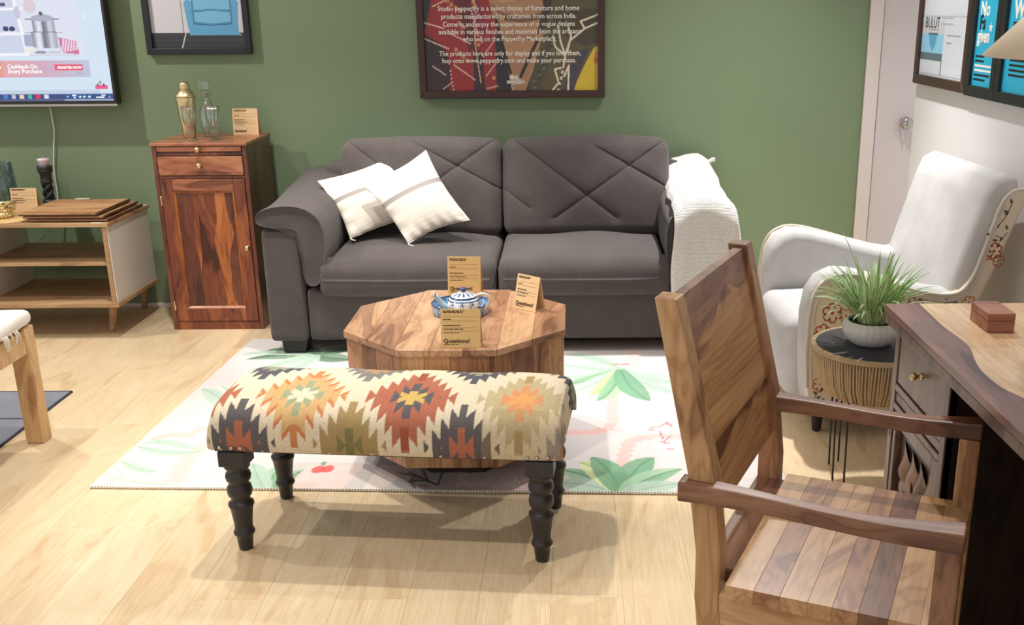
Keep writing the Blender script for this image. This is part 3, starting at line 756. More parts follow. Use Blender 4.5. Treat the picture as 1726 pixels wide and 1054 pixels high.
# ================================================================== CABINET AND WHAT STANDS ON IT
cab = thing('bar_cabinet', 'reddish brown wooden cabinet with drawer and panelled door, left of the sofa', 'cabinet', (-1.766, -.24, 0))
def X(x): return x+1.766
def Y(y): return y+.24
cbox('top', X(-1.993), X(-1.538), Y(-.446), Y(-.03), .898, .914, M['sheesham_top'], cab, .004)
cbox('side_panel', X(-1.988), X(-1.968), Y(-.438), Y(-.035), .0, .898, M['sheesham_dk'], cab)
cbox('side_panel', X(-1.563), X(-1.543), Y(-.438), Y(-.035), .0, .898, M['sheesham_dk'], cab)
cbox('back_panel', X(-1.968), X(-1.563), Y(-.045), Y(-.035), .02, .898, M['sheesham_dk'], cab)
cbox('bottom', X(-1.968), X(-1.563), Y(-.43), Y(-.045), .02, .042, M['sheesham_dk'], cab)
cbox('plinth', X(-1.968), X(-1.563), Y(-.438), Y(-.42), .0, .040, M['sheesham'], cab)
cbox('rail', X(-1.968), X(-1.563), Y(-.436), Y(-.41), .745, .759, M['sheesham_dk'], cab)
cbox('rail', X(-1.968), X(-1.563), Y(-.436), Y(-.41), .852, .870, M['sheesham_dk'], cab)
sl = cbox('serving_slide', X(-1.965), X(-1.566), Y(-.441), Y(-.10), .872, .896, M['sheesham_top'], cab, .003)
knob('knob', (0, -.1705, .0), (PI/2, 0, 0), sl)
dr = cbox('drawer', X(-1.965), X(-1.566), Y(-.441), Y(-.10), .761, .850, M['sheesham_top'], cab, .003)
knob('knob', (0, -.1705, .004), (PI/2, 0, 0), dr)
dm = thing('door', '', '', (X(-1.7655), Y(-.43), .392)); dm.parent = cab
del dm['label']; del dm['category']
dx0, dx1, dz0, dz1 = -.2, .2, -.349, .351
cbox('stile', dx0, dx0+.056, -.011, .011, dz0, dz1, M['sheesham'], dm, .003)
cbox('stile', dx1-.056, dx1, -.011, .011, dz0, dz1, M['sheesham'], dm, .003)
cbox('cross_rail', dx0+.056, dx1-.056, -.011, .011, dz1-.056, dz1, M['sheesham_top'], dm, .003)
cbox('cross_rail', dx0+.056, dx1-.056, -.011, .011, dz0, dz0+.066, M['sheesham'], dm, .003)
# door panel of grown-together boards: wavy joints between dark, brown and golden wood
ins = [[(-.144, z) for z in np.linspace(-.283, .295, 15)]]
for x_, am, ph in ((-.062, .007, 0), (-.036, .010, 1.5), (.038, .012, .7), (.098, .016, 2.6)):
    ins.append([(x_+am*math.sin(k*.55+ph)+.4*am*math.sin(k*1.3+ph), z) for k, z in enumerate(np.linspace(-.283, .295, 15))])
ins.append([(.144, z) for z in np.linspace(-.283, .295, 15)])
# a slim golden sliver that closes at mid height
ins[2] = [(a[0]+.001+(.026+.004*math.sin(k))*max(0, math.sin(PI*min(1, max(0, (k-4.5)/10.5))))**.8, a[1]) for k, a in enumerate(ins[1])]
for i, mt in enumerate(('sheesham_dk', 'sheesham_gold', 'sheesham', 'sheesham_gold', 'sheesham_dk')):
    prism('panel_board', [tuple(p) for p in ins[i]]+[tuple(p) for p in ins[i+1][::-1]], .001-.0002*i, .009, M[mt], dm)
for a, b in (((-.144, -.283), (.144, -.283)), ((-.144, .295), (.144, .295)), ((-.144, -.283), (-.144, .295)), ((.144, -.283), (.144, .295))):
    hx, hz = (b[0]-a[0])/2, (b[1]-a[1])/2
    sx = -1 if a[0] < 0 else 1
    if hx: prism('bead', [(-.011, 0), (-.002, .010*(-1 if a[1] > 0 else 1)), (.002, .010*(-1 if a[1] > 0 else 1)), (.002, 0)], a[0], b[0], M['sheesham_gold'], dm, 'yz').location = (0, 0, a[1])
    else: prism('bead', [(0, -.011), (-.010*sx, -.002), (-.010*sx, .002), (0, .002)], a[1], b[1], M['sheesham_gold'], dm, 'xy').location = (a[0], 0, 0)
knob('knob', (.186, -.011, .021), (PI/2, 0, 0), dm)
for z in (.25, -.27): lathe('hinge', [(.004, -.022), (.005, -.02), (.005, .02), (.004, .022)], M['brass'], dm, (-.203, -.012, z), 10)

# cocktail shaker
ZC = .9142
sh = thing('cocktail_shaker', 'brushed gold cocktail shaker on top of the wooden cabinet', 'shaker', (-1.885, -.20, ZC))
lathe('body', [(.026, 0), (.029, .002), (.030, .01), (.040, .10), (.0455, .165), (.047, .19), (.046, .192)], M['gold'], sh, n=40)
lathe('lid', [(.0475, .189), (.0485, .194), (.047, .199), (.043, .206), (.034, .218), (.026, .224), (.022, .228)], M['gold'], sh, n=40)
lathe('cap', [(.0235, .227), (.024, .23), (.0235, .252), (.019, .26), (.010, .263), (.0001, .264)], M['gold'], sh, n=32)
# decanter
dc = thing('decanter', 'clear cut-glass decanter with square stopper beside the gold shaker', 'decanter', (-1.783, -.20, ZC))
fl8 = lambda a, t: -.05*abs(math.sin(a*4))*(1 if .05 < t < .6 else 0)
lathe('bottle', [(.0001, .002), (.030, .002), (.034, .008), (.040, .05), (.043, .10), (.042, .125), (.030, .150), (.017, .168), (.015, .190), (.018, .196), (.025, .200), (.025, .204), (.018, .208),
   (.0125, .205), (.0118, .165), (.026, .146), (.037, .122), (.038, .10), (.035, .05), (.028, .016), (.0001, .014)], M['glass'], dc, n=48, flute=fl8)
stp = thing('stopper', '', '', (0, 0, 0)); stp.parent = dc; del stp['label']; del stp['category']
bm = bmesh.new(); box_bm(bm, -.025, .025, -.025, .025, .222, .266, .006, 2); ob('stopper_block', from_bm('stopper_block', bm), M['glass'], stp)
lathe('stopper_plug', [(.0001, .185), (.0095, .186), (.011, .206), (.020, .209), (.022, .2135), (.014, .217), (.013, .2225), (.0001, .2225)], M['glass'], stp, n=28)
def goblet(x, y, label, s=1.0):
    g = thing('goblet', label, 'glass', (x, y, ZC), 0, 'stemmed cut glasses on the cabinet')
    st_ = lambda a, t: .20*math.cos(a*6)*(1 if t < .08 else 0)
    lathe('bowl', [(.0001, .062), (.014, .062), (.024, .070), (.030, .085), (.033, .12), (.0345, .158), (.0335, .158), (.0315, .12), (.0285, .088), (.020, .076), (.0001, .074)], M['glass'], g, n=36)
    lathe('stem', [(.0001, .012), (.010, .012), (.014, .022), (.019, .034), (.018, .044), (.011, .054), (.010, .0615), (.0001, .0615)], M['glass'], g, n=24, flute=lambda a, t: .10*math.cos(a*6))
    lathe('foot', [(.034, 0), (.035, .002), (.024, .006), (.011, .0115), (.0001, .0115)], M['glass'], g, n=36, flute=lambda a, t: .12*math.cos(a*6)*(1-t))
    g.scale = (s*.95, s*.95, s)
goblet(-1.831, -.335, 'stemmed cut glass nearer the gold shaker, at the front edge of the cabinet top', 1.0)
goblet(-1.715, -.340, 'stemmed cut glass in front of the decanter, right of the other glass', 1.0)
sign_card('pale price card standing at the right back of the wooden cabinet top', (-1.632, -.125, ZC), 0, .125, .128, 6, 'card_pale', False, 3)
for o in sc.objects:
    pass
text('heading', 'Questions?', .013, M['ink'], [o for o in sc.objects if o.name.startswith('price_card')][-1], (-.055, -.001, .016), (PI/2-.1, 0, 0), bold=.0003)

# ================================================================== TV UNIT (left)
tvu = thing('tv_unit', 'low oak and white open shelf unit under the television', 'tv unit', (-2.9, -.34, 0))
def X(x): return x+2.9
def Y(y): return y+.34
cbox('top', X(-3.66), X(-2.172), Y(-.60), Y(-.10), .548, .566, M['oak'], tvu, .002)
cbox('bottom_shelf', X(-3.66), X(-2.172), Y(-.60), Y(-.10), .160, .180, M['oak'], tvu, .002)
for x in (-2.205, -2.83, -3.63):
    e = cbox('side_panel', X(x), X(x+.018), Y(-.585), Y(-.105), .180, .548, M['panel_white'], tvu, .001)
    cbox('edge_band', X(x)-.001, X(x+.019), Y(-.592), Y(-.585), .180, .548, M['oak'], tvu, .001)
box('outer_face', X(-2.187), X(-2.181), Y(-.585), Y(-.105), .180, .548, M['panel_white'], tvu, .001)
cbox('shelf', X(-2.812), X(-2.205), Y(-.575), Y(-.11), .358, .374, M['oak'], tvu, .002)
cbox('shelf', X(-3.612), X(-2.83), Y(-.575), Y(-.11), .358, .374, M['oak'], tvu, .002)
def leg_me():
    return lathe_me('leg', [(.011, 0), (.012, .004), (.024, .16), (.024, .162)], 18)
lm = leg_me(); lm.materials.append(M['oak'])
for x, y, rx, ry in ((-2.262, -.50, -14, -5), (-2.262, -.10, -6, -5), (-3.58, -.52, -8, 5), (-3.58, -.10, -6, 5)):
    o = ob('leg', lm, None, tvu, (X(x)-.028*(1 if x > -3 else -1), Y(y)+.03*0+(.046 if y < -.3 else .055), .0)); o.rotation_euler = (math.radians(rx)*-1*(-1 if y < -.3 else .3), math.radians(ry)*-1, 0)
boards = [(-2.59, -2.222, -.585, -.2, .600, .612), (-2.575, -2.195, -.575, -.18, .584, .596), (-2.55, -2.180, -.565, -.16, .5672, .580)]
labs = ['topmost and lightest of the three stacked brown boards on the shelf unit', 'middle one of three stacked brown boards on the shelf unit', 'lowest of three stacked brown boards, lying directly on the shelf unit']
for i, (x0, x1, y0, y1, z0, z1) in enumerate(boards):
    b = thing('serving_board', labs[i], 'board', ((x0+x1)/2, (y0+y1)/2, z0), 0, 'stacked wooden boards')
    w_, d_ = (x1-x0)/2, (y1-y0)/2
    # sheared outline: the boards lie slightly askew
    sk = .0
    prism('board_top', [(-w_, -d_), (w_, -d_), (w_+sk, d_), (-w_+sk, d_)], .004, z1-z0, M['board'], b, 'xy', bev=.002)
    prism('board_rim', [(-w_+.004, -d_+.004), (w_-.004, -d_+.004), (w_-.004+sk, d_-.004), (-w_+.004+sk, d_-.004)], .0, .004, M['board_dk'], b, 'xy')
    if i < 2: pass
    box('edge_strip', w_-.006, w_+.003, -d_, d_, .001, z1-z0+.001, M['board_dk'], b, .001)
# the two gaps between boards carry thin battens so that each rests on the one below
# candle holder
ch = thing('candle_holder', 'dark turned candlestick with a lilac candle on the shelf unit', 'candle holder', (-2.645, -.155, .5662))
lathe('base', [(.036, 0), (.038, .004), (.034, .012), (.030, .02), (.034, .028), (.034, .034), (.027, .04)], M['iron'], ch, n=28)
for k in range(3):
    pts = [(.017*math.cos(2*PI*k/3+t*4.2), .017*math.sin(2*PI*k/3+t*4.2), .038+.085*t) for t in np.linspace(0, 1, 22)]
    tube('twist_strand', pts, .0105, M['iron'], ch, 8)
lathe('neck', [(.026, .12), (.030, .126), (.027, .132), (.0265, .165), (.031, .170), (.031, .175), (.036, .18), (.036, .186), (.033, .189), (.036, .192), (.037, .203), (.033, .206)], M['iron'], ch, n=28)
lathe('candle', [(.0225, .204), (.0225, .224), (.0275, .232), (.029, .238), (.026, .242), (.0001, .240)], M['candle'], ch, n=28)
tube('wick', [(0, 0, .24), (.001, 0, .252)], .0015, M['candle'], ch, 6)
gv = thing('glass_vase', 'pale blue glass vase at the left edge, behind the price card on the shelf unit', 'vase', (-2.815, -.24, .5662))
lathe('vessel', [(.0001, 0), (.055, 0), (.058, .004), (.056, .12), (.048, .235), (.046, .235), (.053, .12), (.054, .008), (.0001, .007)], M['blue_glass'], gv, n=40)
sign_card('pale price card behind the gold cuff on the shelf unit under the television', (-2.70, -.30, .5662), 0, .128, .118, 6, 'card_pale', False, 9)
mt = thing('straw_mat', 'thin straw-coloured placemat under the gold pierced bowl', 'mat', (-2.70, -.44, .5662))
prism('sheet', [(-.13, -.155), (.06, -.155), (.108, -.115), (.13, .05), (.10, .09), (-.13, .09)], 0, .004, M['card'], mt, 'xy', bev=.0015)
gb = thing('gold_bowl', 'gold pierced metal bowl at the left edge of the shelf unit', 'bowl', (-2.745, -.45, .5705))
def pierced():
    vs, fs = [], []; n, m_ = 60, 8
    for k in range(m_+1):
        for i in range(n):
            a = 2*PI*i/n; z = .062*k/m_*(1+.12*math.cos(a)); r = .058+.022*(k/m_)
            vs.append((r*math.cos(a), r*math.sin(a), z))
    rr = random.Random(4)
    for k in range(m_):
        for i in range(n):
            if 0 < k < m_-1 and rr.random() < .45: continue
            j = (i+1) % n; fs.append((k*n+i, k*n+j, (k+1)*n+j, (k+1)*n+i))
    fs.append(tuple(range(n-1, -1, -1)))
    return mesh('pierced_wall', vs, fs, True)
o = ob('pierced_wall', pierced(), M['gold'], gb); md = o.modifiers.new('thick', 'SOLIDIFY'); md.thickness = .0025
tube('rim', [((.0805)*math.cos(a), (.0805)*math.sin(a), .062*(1+.12*math.cos(a))) for a in np.linspace(0, 2*PI, 41)[:-1]], .002, M['gold'], gb, 8, True)
pn = thing('white_adapter', 'small white plug block lying behind the stacked boards', 'adapter', (-2.495, -.125, .5662))
box('case', -.035, .035, -.015, .015, 0, .036, M['cable'], pn, .004)
box('seam', -.0355, .0355, -.0155, .0155, .017, .019, M['panel_white'], pn, .0)
tg = tag(box('white_tag', -.025, .025, -.006, .006, .0, .002, M['cable'], None, .0005), 'tiny white tag on the front edge of the shelf unit top', 'tag'); tg.location = (-2.225, -.592, .5663)

# ================================================================== TELEVISION
tv = thing('television', 'flat television on the green wall showing a shopping page', 'television', (-2.80, -.05, 1.06))
box('casing', -.80, .536, -.048, .012, .004, .78, M['black'], tv, .004)
box('wall_bracket', -.25, .15, .01, .046, .25, .55, M['black'], tv, .004)
box('chin_strip', -.80, .54, -.054, .0, -.004, .008, M['steel'], tv, .002)
tvp = Paint(1.308, .74, .0032, (214, 230, 246))
# picture x runs from the left edge of the panel (world x = -3.585) ; helper turns photo-page metres into panel metres
def tp(x, z): return (x+3.585, z-1.083)
def trect(x0, z0, x1, z1, c, a=1): tvp.rect(*tp(x0, z0), *tp(x1, z1), c, a)
trect(-3.6, 1.09, -2.25, 1.118, (46, 84, 146)); trect(-2.95, 1.083, -2.52, 1.118, (84, 58, 110), .8); trect(-3.6, 1.05, -2.2, 1.118, (38, 78, 140), .5)
trect(-3.6, 1.118, -2.34, 1.135, (196, 210, 232)); trect(-3.6, 1.198, -2.372, 1.278, (190, 204, 228))
for i in range(24): trect(-3.3+i*.042, 1.198, -3.258+i*.042, 1.278, (232, 150-abs(i-11)*3, 96+i*3), max(0, min(1, (22-i)/12)))
for i in range(10): trect(-2.80+i*.02, 1.198, -2.78+i*.02, 1.278, (224, 180, 200), max(0, .5-i*.05))
trect(-2.545, 1.228, -2.405, 1.256, (232, 92, 116))
# photo panel: shelves, shoes and pans
trect(-3.4, 1.295, -2.39, 1.60, (224, 228, 244))
for z in (1.300, 1.395, 1.510): trect(-3.2, z, -2.655, z+.012, (244, 246, 252))
trect(-3.2, 1.407, -2.68, 1.51, (204, 212, 236)); trect(-3.2, 1.312, -2.68, 1.395, (208, 214, 236)); trect(-3.0, 1.522, -2.70, 1.60, (206, 212, 232))
tvp.poly([tp(-2.672, 1.30), tp(-2.655, 1.30), tp(-2.685, 1.56), tp(-2.70, 1.56)], (246, 248, 252))
for x in (-2.752, -2.722): tvp.ell(*tp(x, 1.425), .014, .013, (60, 60, 112)); trect(x-.016, 1.408, x+.02, 1.416, (232, 232, 240))
trect(-2.76, 1.53, -2.735, 1.545, (96, 90, 120)); tvp.ell(*tp(-2.62, 1.53), .03, .032, (222, 206, 214)); tvp.ell(*tp(-2.685, 1.50), .016, .03, (206, 200, 220))
def pan(x0, x1, z0, z1):
    n = 12
    for i in range(n):
        a = x0+(x1-x0)*i/n; g = [150, 170, 214, 232, 214, 140, 120, 150, 196, 210, 190, 176][i]
        trect(a, z0, a+(x1-x0)/n+.002, z1, (g, g, min(255, g+16)))
    trect(x0-.03, z1-.008, x0+.004, z1-.003, (150, 150, 168)); trect(x1-.004, z1-.008, x1+.03, z1-.003, (150, 150, 168)); trect(x0, z1-.004, x1, z1, (120, 120, 140))
pan(-2.635, -2.51, 1.335, 1.412); pan(-2.622, -2.515, 1.412, 1.475)
tvp.ell(*tp(-2.57, 1.475), .053, .016, (176, 178, 198)); tvp.ell(*tp(-2.572, 1.496), .009, .009, (92, 92, 112)); trect(-2.576, 1.484, -2.568, 1.495, (92, 92, 112))
trect(-2.672, 1.345, -2.63, 1.40, (170, 176, 202)); tvp.ell(*tp(-2.66, 1.325), .016, .013, (244, 238, 232)); tvp.ell(*tp(-2.637, 1.329), .014, .013, (240, 234, 228))
tvp.poly([tp(-2.50, 1.33), tp(-2.505, 1.385), tp(-2.42, 1.365), tp(-2.412, 1.305), tp(-2.49, 1.312)], (206, 120, 158))
for i in range(6): tvp.poly([tp(-2.50+i*.014, 1.315+i*.002), tp(-2.492+i*.014, 1.313+i*.002), tp(-2.475+i*.013, 1.375-i*.003), tp(-2.484+i*.013, 1.378-i*.003)], (240, 214, 228))
trect(-2.66, 1.300, -2.42, 1.306, (212, 212, 226)); tvp.ell(*tp(-2.60, 1.315), .03, .006, (150, 150, 170)); trect(-2.56, 1.312, -2.50, 1.318, (190, 188, 206))
trect(-2.358, 1.138, -2.298, 1.157, (232, 92, 142)); tvp.ell(*tp(-2.345, 1.16), .005, .005, (90, 60, 90)); tvp.ell(*tp(-2.315, 1.16), .005, .005, (90, 60, 90)); tvp.ell(*tp(-2.332, 1.17), .006, .01, (150, 160, 176))
trect(-2.375, 1.465, -2.355, 1.495, (226, 234, 242)); 
for x, c in ((-2.85, (70, 170, 210)), (-2.808, (60, 130, 210)), (-2.768, (200, 200, 214)), (-2.728, (232, 214, 190)), (-2.688, (70, 190, 170)), (-2.648, (230, 50, 80)), (-2.606, (220, 230, 232))):
    trect(x-.011, 1.094, x+.011, 1.112, c)
for x in (-2.44, -2.42, -2.395): tvp.ell(*tp(x, 1.103), .007, .005, (220, 232, 244))
tvp.ell(*tp(-2.297, 1.103), .006, .007, (200, 214, 236)); tvp.ell(*tp(-2.299, 1.105), .005, .006, (38, 78, 140))
em = vcol('tv_screen', .25, emit=.92)
tvp.build('screen', lambda A, B: (A-.785, 0*A-.0495, B+.023), em, tv)
tw = NT('screen_white'); tw.set(Base_Color=(0, 0, 0, 1), Emission_Color=(1, 1, 1, 1), Emission_Strength=1.0); tw = tw.m
tdk = NT('screen_grey'); tdk.set(Base_Color=(0, 0, 0, 1), Emission_Color=lin4((120, 130, 150)), Emission_Strength=1.0); tdk = tdk.m
def ttext(body, x, z, size, mat=None, bold=.0006, sx=1): text('screen_text', body, size, mat or tw, tv, (x+2.80, -.0502, z-1.06), XZ, 'LEFT', sx, .0001, bold)
ttext('%', -2.835, 1.216, .046, bold=.002); ttext('5', -2.872, 1.216, .046, bold=.002); ttext('Cashback On', -2.775, 1.240, .027); ttext('Every Purchase', -2.775, 1.217, .027)
ttext('REGISTER NOW', -2.53, 1.237, .0165, bold=.0008); ttext('17:24', -2.335, 1.106, .009); ttext('14-02-2023', -2.362, 1.097, .009); ttext('ENG', -2.478, 1.106, .010); ttext('IN', -2.472, 1.096, .009); ttext('^', -2.505, 1.096, .016)
ttext('*T&C Apply', -2.44, 1.212, .008, tdk, 0)
cb = tag(tube('power_cable', [(-2.632, -.03, 1.07), (-2.634, -.02, 1.0), (-2.636, -.014, .93), (-2.652, -.012, .85), (-2.668, -.010, .76), (-2.672, -.010, .70), (-2.67, -.012, .62), (-2.672, -.03, .52), (-2.71, -.05, .44), (-2.79, -.055, .36)], .0038, M['cable'], None, 8), 'white power cable hanging down the wall below the television', 'cable')

# ================================================================== FRAMED PICTURES ON THE BACK WALL
def frame(root, x0, x1, z0, z1, bw, d0, d1, mat, lip=None):
    """four mitred bars in the root's local x-z plane, front at y=-d1"""
    for nm, poly in (('frame_bar', [(x0, z0), (x1, z0), (x1-bw, z0+bw), (x0+bw, z0+bw)]), ('frame_bar', [(x1, z0), (x1, z1), (x1-bw, z1-bw), (x1-bw, z0+bw)]),
                     ('frame_bar', [(x1, z1), (x0, z1), (x0+bw, z1-bw), (x1-bw, z1-bw)]), ('frame_bar', [(x0, z1), (x0, z0), (x0+bw, z0+bw), (x0+bw, z1-bw)])):
        prism(nm, poly, -d1, -d0, mat, root, bev=.0025)
pp = vcol('glossy_print', .35, spec=.5, coat=.3)
pc = thing('armchair_picture', 'black framed picture of a blue armchair, above the cabinet', 'picture', (-1.852, 0, 1.297))
frame(pc, -.258, .258, 0, .50, .030, 0, .032, M['black_frame'])
a = Paint(.46, .45, .003, (206, 206, 214))
a.rect(0, 0, .46, .076, (44, 46, 54))
for z in (.04, .065): a.rect(0, z, .46, z+.0025, (66, 68, 76))
a.rect(.158, .076, .161, .45, (40, 40, 46)); a.poly([(.14, 0), (.145, 0), (.172, .076), (.167, .076)], (226, 226, 226)); a.poly([(.425, .076), (.44, .06), (.442, .064), (.43, .076)], (200, 200, 204))
B1, B2, B3 = (92, 164, 206), (74, 142, 188), (116, 184, 220)
a.poly([(.19, .066), (.43, .066), (.432, .13), (.44, .22), (.418, .24), (.40, .22), (.40, .30), (.37, .40), (.25, .40), (.215, .3), (.215, .22), (.195, .24), (.172, .22), (.182, .12)], B1)
a.rect(.222, .185, .395, .36, B3); a.rect(.215, .12, .40, .178, B2); a.ell(.308, .15, .09, .030, B3); a.rect(.222, .128, .395, .172, B3); a.rect(.19, .066, .43, .11, B1)
a.stroke([(.215, .118), (.30, .113), (.40, .118)], .003, (48, 104, 150)); a.stroke([(.215, .18), (.30, .184), (.40, .18)], .003, (60, 118, 162)); a.stroke([(.215, .118), (.213, .18), (.222, .34)], .003, (60, 118, 162)); a.stroke([(.40, .118), (.403, .18), (.395, .34)], .003, (60, 118, 162))
a.build('print', lambda A, B: (A-.23, 0*A-.014, B+.026), pp, pc)
box('backing_board', -.25, .25, -.012, -.002, .008, .49, M['black_frame'], pc, 0)

po = thing('poster', 'dark brown framed poster with white lettering over a patterned portrait, above the sofa', 'poster', (-.31, 0, 1.078))
frame(po, -.462, .462, 0, .70, .034, 0, .034, M['brown_frame'])
a = Paint(.862, .64, .0026, (40, 34, 42))
def q5(u, v): return ((u-705)/313*.92-.029, (166-v)*.00284-.030)     # print metres from the print's own sheet
RED, RED2, DK = (150, 34, 44), (122, 24, 40), (36, 28, 36)
def py(pts, c, al=1): a.poly([q5(*p) for p in pts], c, al)
py([(715, 60), (725, 20), (745, -60), (820, -60), (838, 40), (836, 163), (712, 163)], RED)
py([(712, 55), (745, 75), (757, 105), (755, 163), (712, 163)], (48, 28, 40)); py([(797, 70), (812, 95), (816, 163), (796, 163)], (52, 26, 38)); py([(745, -60), (790, -60), (800, 75), (790, 90), (765, -10)], (96, 22, 44)); py([(835, 60), (860, 100), (870, 163), (834, 163)], DK)
py([(800, -20), (812, 10), (822, 60), (806, 60), (798, 0)], (120, 20, 70), .8)
# neck
py([(818, -60), (920, -60), (925, 20), (915, 60), (905, 100), (880, 163), (862, 163), (852, 100), (836, 40), (826, 5)], (176, 132, 98)); py([(826, 5), (850, 24), (880, 30), (915, 22), (915, 34), (880, 40), (850, 36)], (120, 84, 62)); a.ell(*q5(855, -8), .07, .04, (196, 152, 116)); py([(905, -60), (945, -60), (930, 40), (905, 60), (916, 10)], (52, 40, 40))
py([(852, 60), (905, 60), (900, 66), (856, 66)], (150, 108, 80), .7); py([(858, 100), (900, 96), (880, 163), (864, 163)], (166, 120, 90))
# olive garment
py([(945, -60), (1018, -60), (1018, 163), (885, 163), (905, 90), (925, 30)], (88, 80, 52)); py([(940, 20), (960, 10), (925, 110), (905, 163), (885, 163), (908, 90)], (74, 70, 56)); py([(962, 15), (1018, 20), (1018, 70), (985, 80), (950, 60)], (66, 58, 44))
for i in range(26):
    t_ = i/26; u, v = 955-t_*62+4*math.sin(i*2.2), 20+t_*140; a.ell(*q5(u, v), .008, .006, (52, 50, 44) if i % 2 else (112, 104, 84))
py([(960, 163), (985, 110), (1000, 82), (1018, 74), (1018, 163)], (206, 178, 48)); a.ell(*q5(1008, 98), .02, .03, (216, 130, 50)); a.ell(*q5(1004, 104), .012, .016, (200, 100, 46))
py([(945, 163), (962, 110), (978, 85), (992, 84), (975, 125), (964, 163)], (62, 60, 74))
CRM = (226, 214, 190)
for pts in ([(925, 160), (945, 135), (952, 95), (960, 70), (985, 50), (1008, 40)], [(952, 95), (944, 70), (940, 45)], [(952, 95), (935, 80), (932, 62)], [(955, 90), (962, 62), (958, 50)], [(985, 50), (978, 38), (1000, 30), (1008, 26)], [(940, 140), (934, 118), (945, 116)], [(950, 130), (958, 112), (956, 160)]):
    a.stroke([q5(*p) for p in pts], .0045, CRM)
for i in range(9): a.ell(*q5(948-i*1.2, 118+i*5), .007, .006, (210, 200, 180) if i % 2 else (60, 56, 50))
a.stroke([q5(*p) for p in ((905, 70), (890, 100), (876, 130))], .008, (34, 28, 28)); a.stroke([q5(*p) for p in ((836, 30), (850, 90), (860, 128))], .007, (34, 28, 28))
# pendant
py([(852, 137), (876, 135), (885, 140), (876, 143), (852, 142)], (196, 188, 180)); a.ell(*q5(861, 131), .012, .012, (224, 216, 204)); a.ell(*q5(869, 132), .011, .012, (206, 196, 184)); a.ell(*q5(863, 147), .008, .012, (190, 184, 176)); a.ell(*q5(863, 147), .004, .006, DK)
# tie-dyed dots
for (u0, v0, u1, v1, n) in ((714, 38, 748, 48, 13), (717, 66, 755, 82, 14), (728, 112, 748, 126, 8), (762, 58, 792, 74, 11), (764, 110, 798, 135, 13), (818, 128, 836, 106, 8), (832, 70, 814, 95, 8), (732, 12, 770, -6, 13), (820, 150, 836, 146, 5), (745, 150, 756, 142, 4), (796, 20, 806, 60, 10), (757, 120, 762, 158, 7)):
    for i in range(n):
        k = i/max(1, n-1); a.ell(*q5(u0+(u1-u0)*k, v0+(v1-v0)*k), .0042, .0042, (230, 196, 180))
for (u, v) in ((757, 3), (763, 9), (770, 14), (777, 20), (768, 84), (774, 90), (780, 96), (786, 102), (800, 5), (803, 12), (812, 70), (830, 132), (775, 40), (782, 46), (806, 76)):
    a.ell(*q5(u, v), .008, .0085, (222, 176, 112)); a.ell(*q5(u, v), .004, .0045, (150, 50, 44))
a.stroke([q5(*p) for p in ((797, -40), (803, 20), (800, 70), (808, 140))], .003, (210, 170, 140))
a.speckle(.05, 3)
a.build('print', lambda A, B: (A-.431, 0*A-.015, B+.030), pp, po)
box('backing_board', -.45, .45, -.013, -.002, .01, .69, M['brown_frame'], po, 0)
def ptext(body, u, v, width_px):
    # centred line, baseline at photo row v
    text('lettering', body, .0335, M['white_ink'], po, ((u-705)/313*.92-.46, -.0158, (164.5-v)*.00284), XZ, 'CENTER', 1, .0003, .0004, width_px/313*.92)
ptext('Studio pepperfry is a select display of furniture and home', 858, 18, 236)
ptext('products manufactured by craftsmen from across India.', 858, 31, 226)
ptext('Come in and enjoy the experience of in vogue designs', 858, 44, 221)
ptext('available in various finishes and materials from the artisans', 859, 56.5, 238)
ptext('who sell on the Pepperfry Marketplace.', 859, 68.5, 158)
ptext('The products here are only for display and if you love them,', 859, 93, 239)
ptext('hop onto www.pepperfry.com and make your purchase.', 857, 105, 226)

# ================================================================== COFFEE TABLE
OX, OY, OW, OZ = -.402, -1.946, .366, .494
KK = math.tan(PI/8)
ct = thing('coffee_table', 'octagonal brown plank coffee table in front of the sofa', 'coffee table', (OX, OY, .0102))
ZT = OZ-.0102
def oct_y(x, w): return min(w, w*(1+KK)-abs(x))
def strip(x0, x1, w):
    br = [x0]+[b for b in (-KK*w, KK*w) if x0 < b < x1]+[x1]
    return [(x, -oct_y(x, w)) for x in br]+[(x, oct_y(x, w)) for x in br[::-1]]
tm = ['table_gold', 'table_brown', 'table_gold', 'table_gold', 'table_brown', 'table_gold', 'table_brown']
xs = [-.366, -.27, -.165, -.055, .05, .155, .262, .366]
for i in range(7): prism('top_board', strip(xs[i]+.0003, xs[i+1]-.0003, OW), ZT-.022, ZT-.0006*(i % 2), M[tm[i]], ct, 'xy', bev=.0015)
WI = OW-.008
corners = [(-KK*WI, -WI), (KK*WI, -WI), (WI, -KK*WI), (WI, KK*WI), (KK*WI, WI), (-KK*WI, WI), (-WI, KK*WI), (-WI, -KK*WI)]
rt = random.Random(11); mats = ['nat_mid_z', 'nat_dark_z', 'nat_mid_z', 'nat_tan_z', 'nat_mid_z', 'nat_dark_z']
for i in range(8):
    a, b = Vector(corners[i]), Vector(corners[(i+1) % 8]); e = b-a; L = e.length; ang = math.atan2(e.y, e.x)
    cuts = [0, .26+rt.uniform(-.04, .04), .52+rt.uniform(-.05, .05), .78+rt.uniform(-.04, .04), 1]
    for k in range(4):
        m0, m1 = cuts[k]*L+.0004, cuts[k+1]*L-.0004
        o = box('side_board', -(m1-m0)/2, (m1-m0)/2, .0, .018, -.19, .19, M[mats[rt.randrange(6)]], ct, .001)
        c_ = a+e.normalized()*(m0+m1)/2; o.location = (c_.x, c_.y, ZT-.0225-.19); o.rotation_euler = (0, 0, ang)
prism('plinth', [(x*.6, y*.6) for x, y in corners], .0, .4, M['desk_deep'], ct, 'xy')
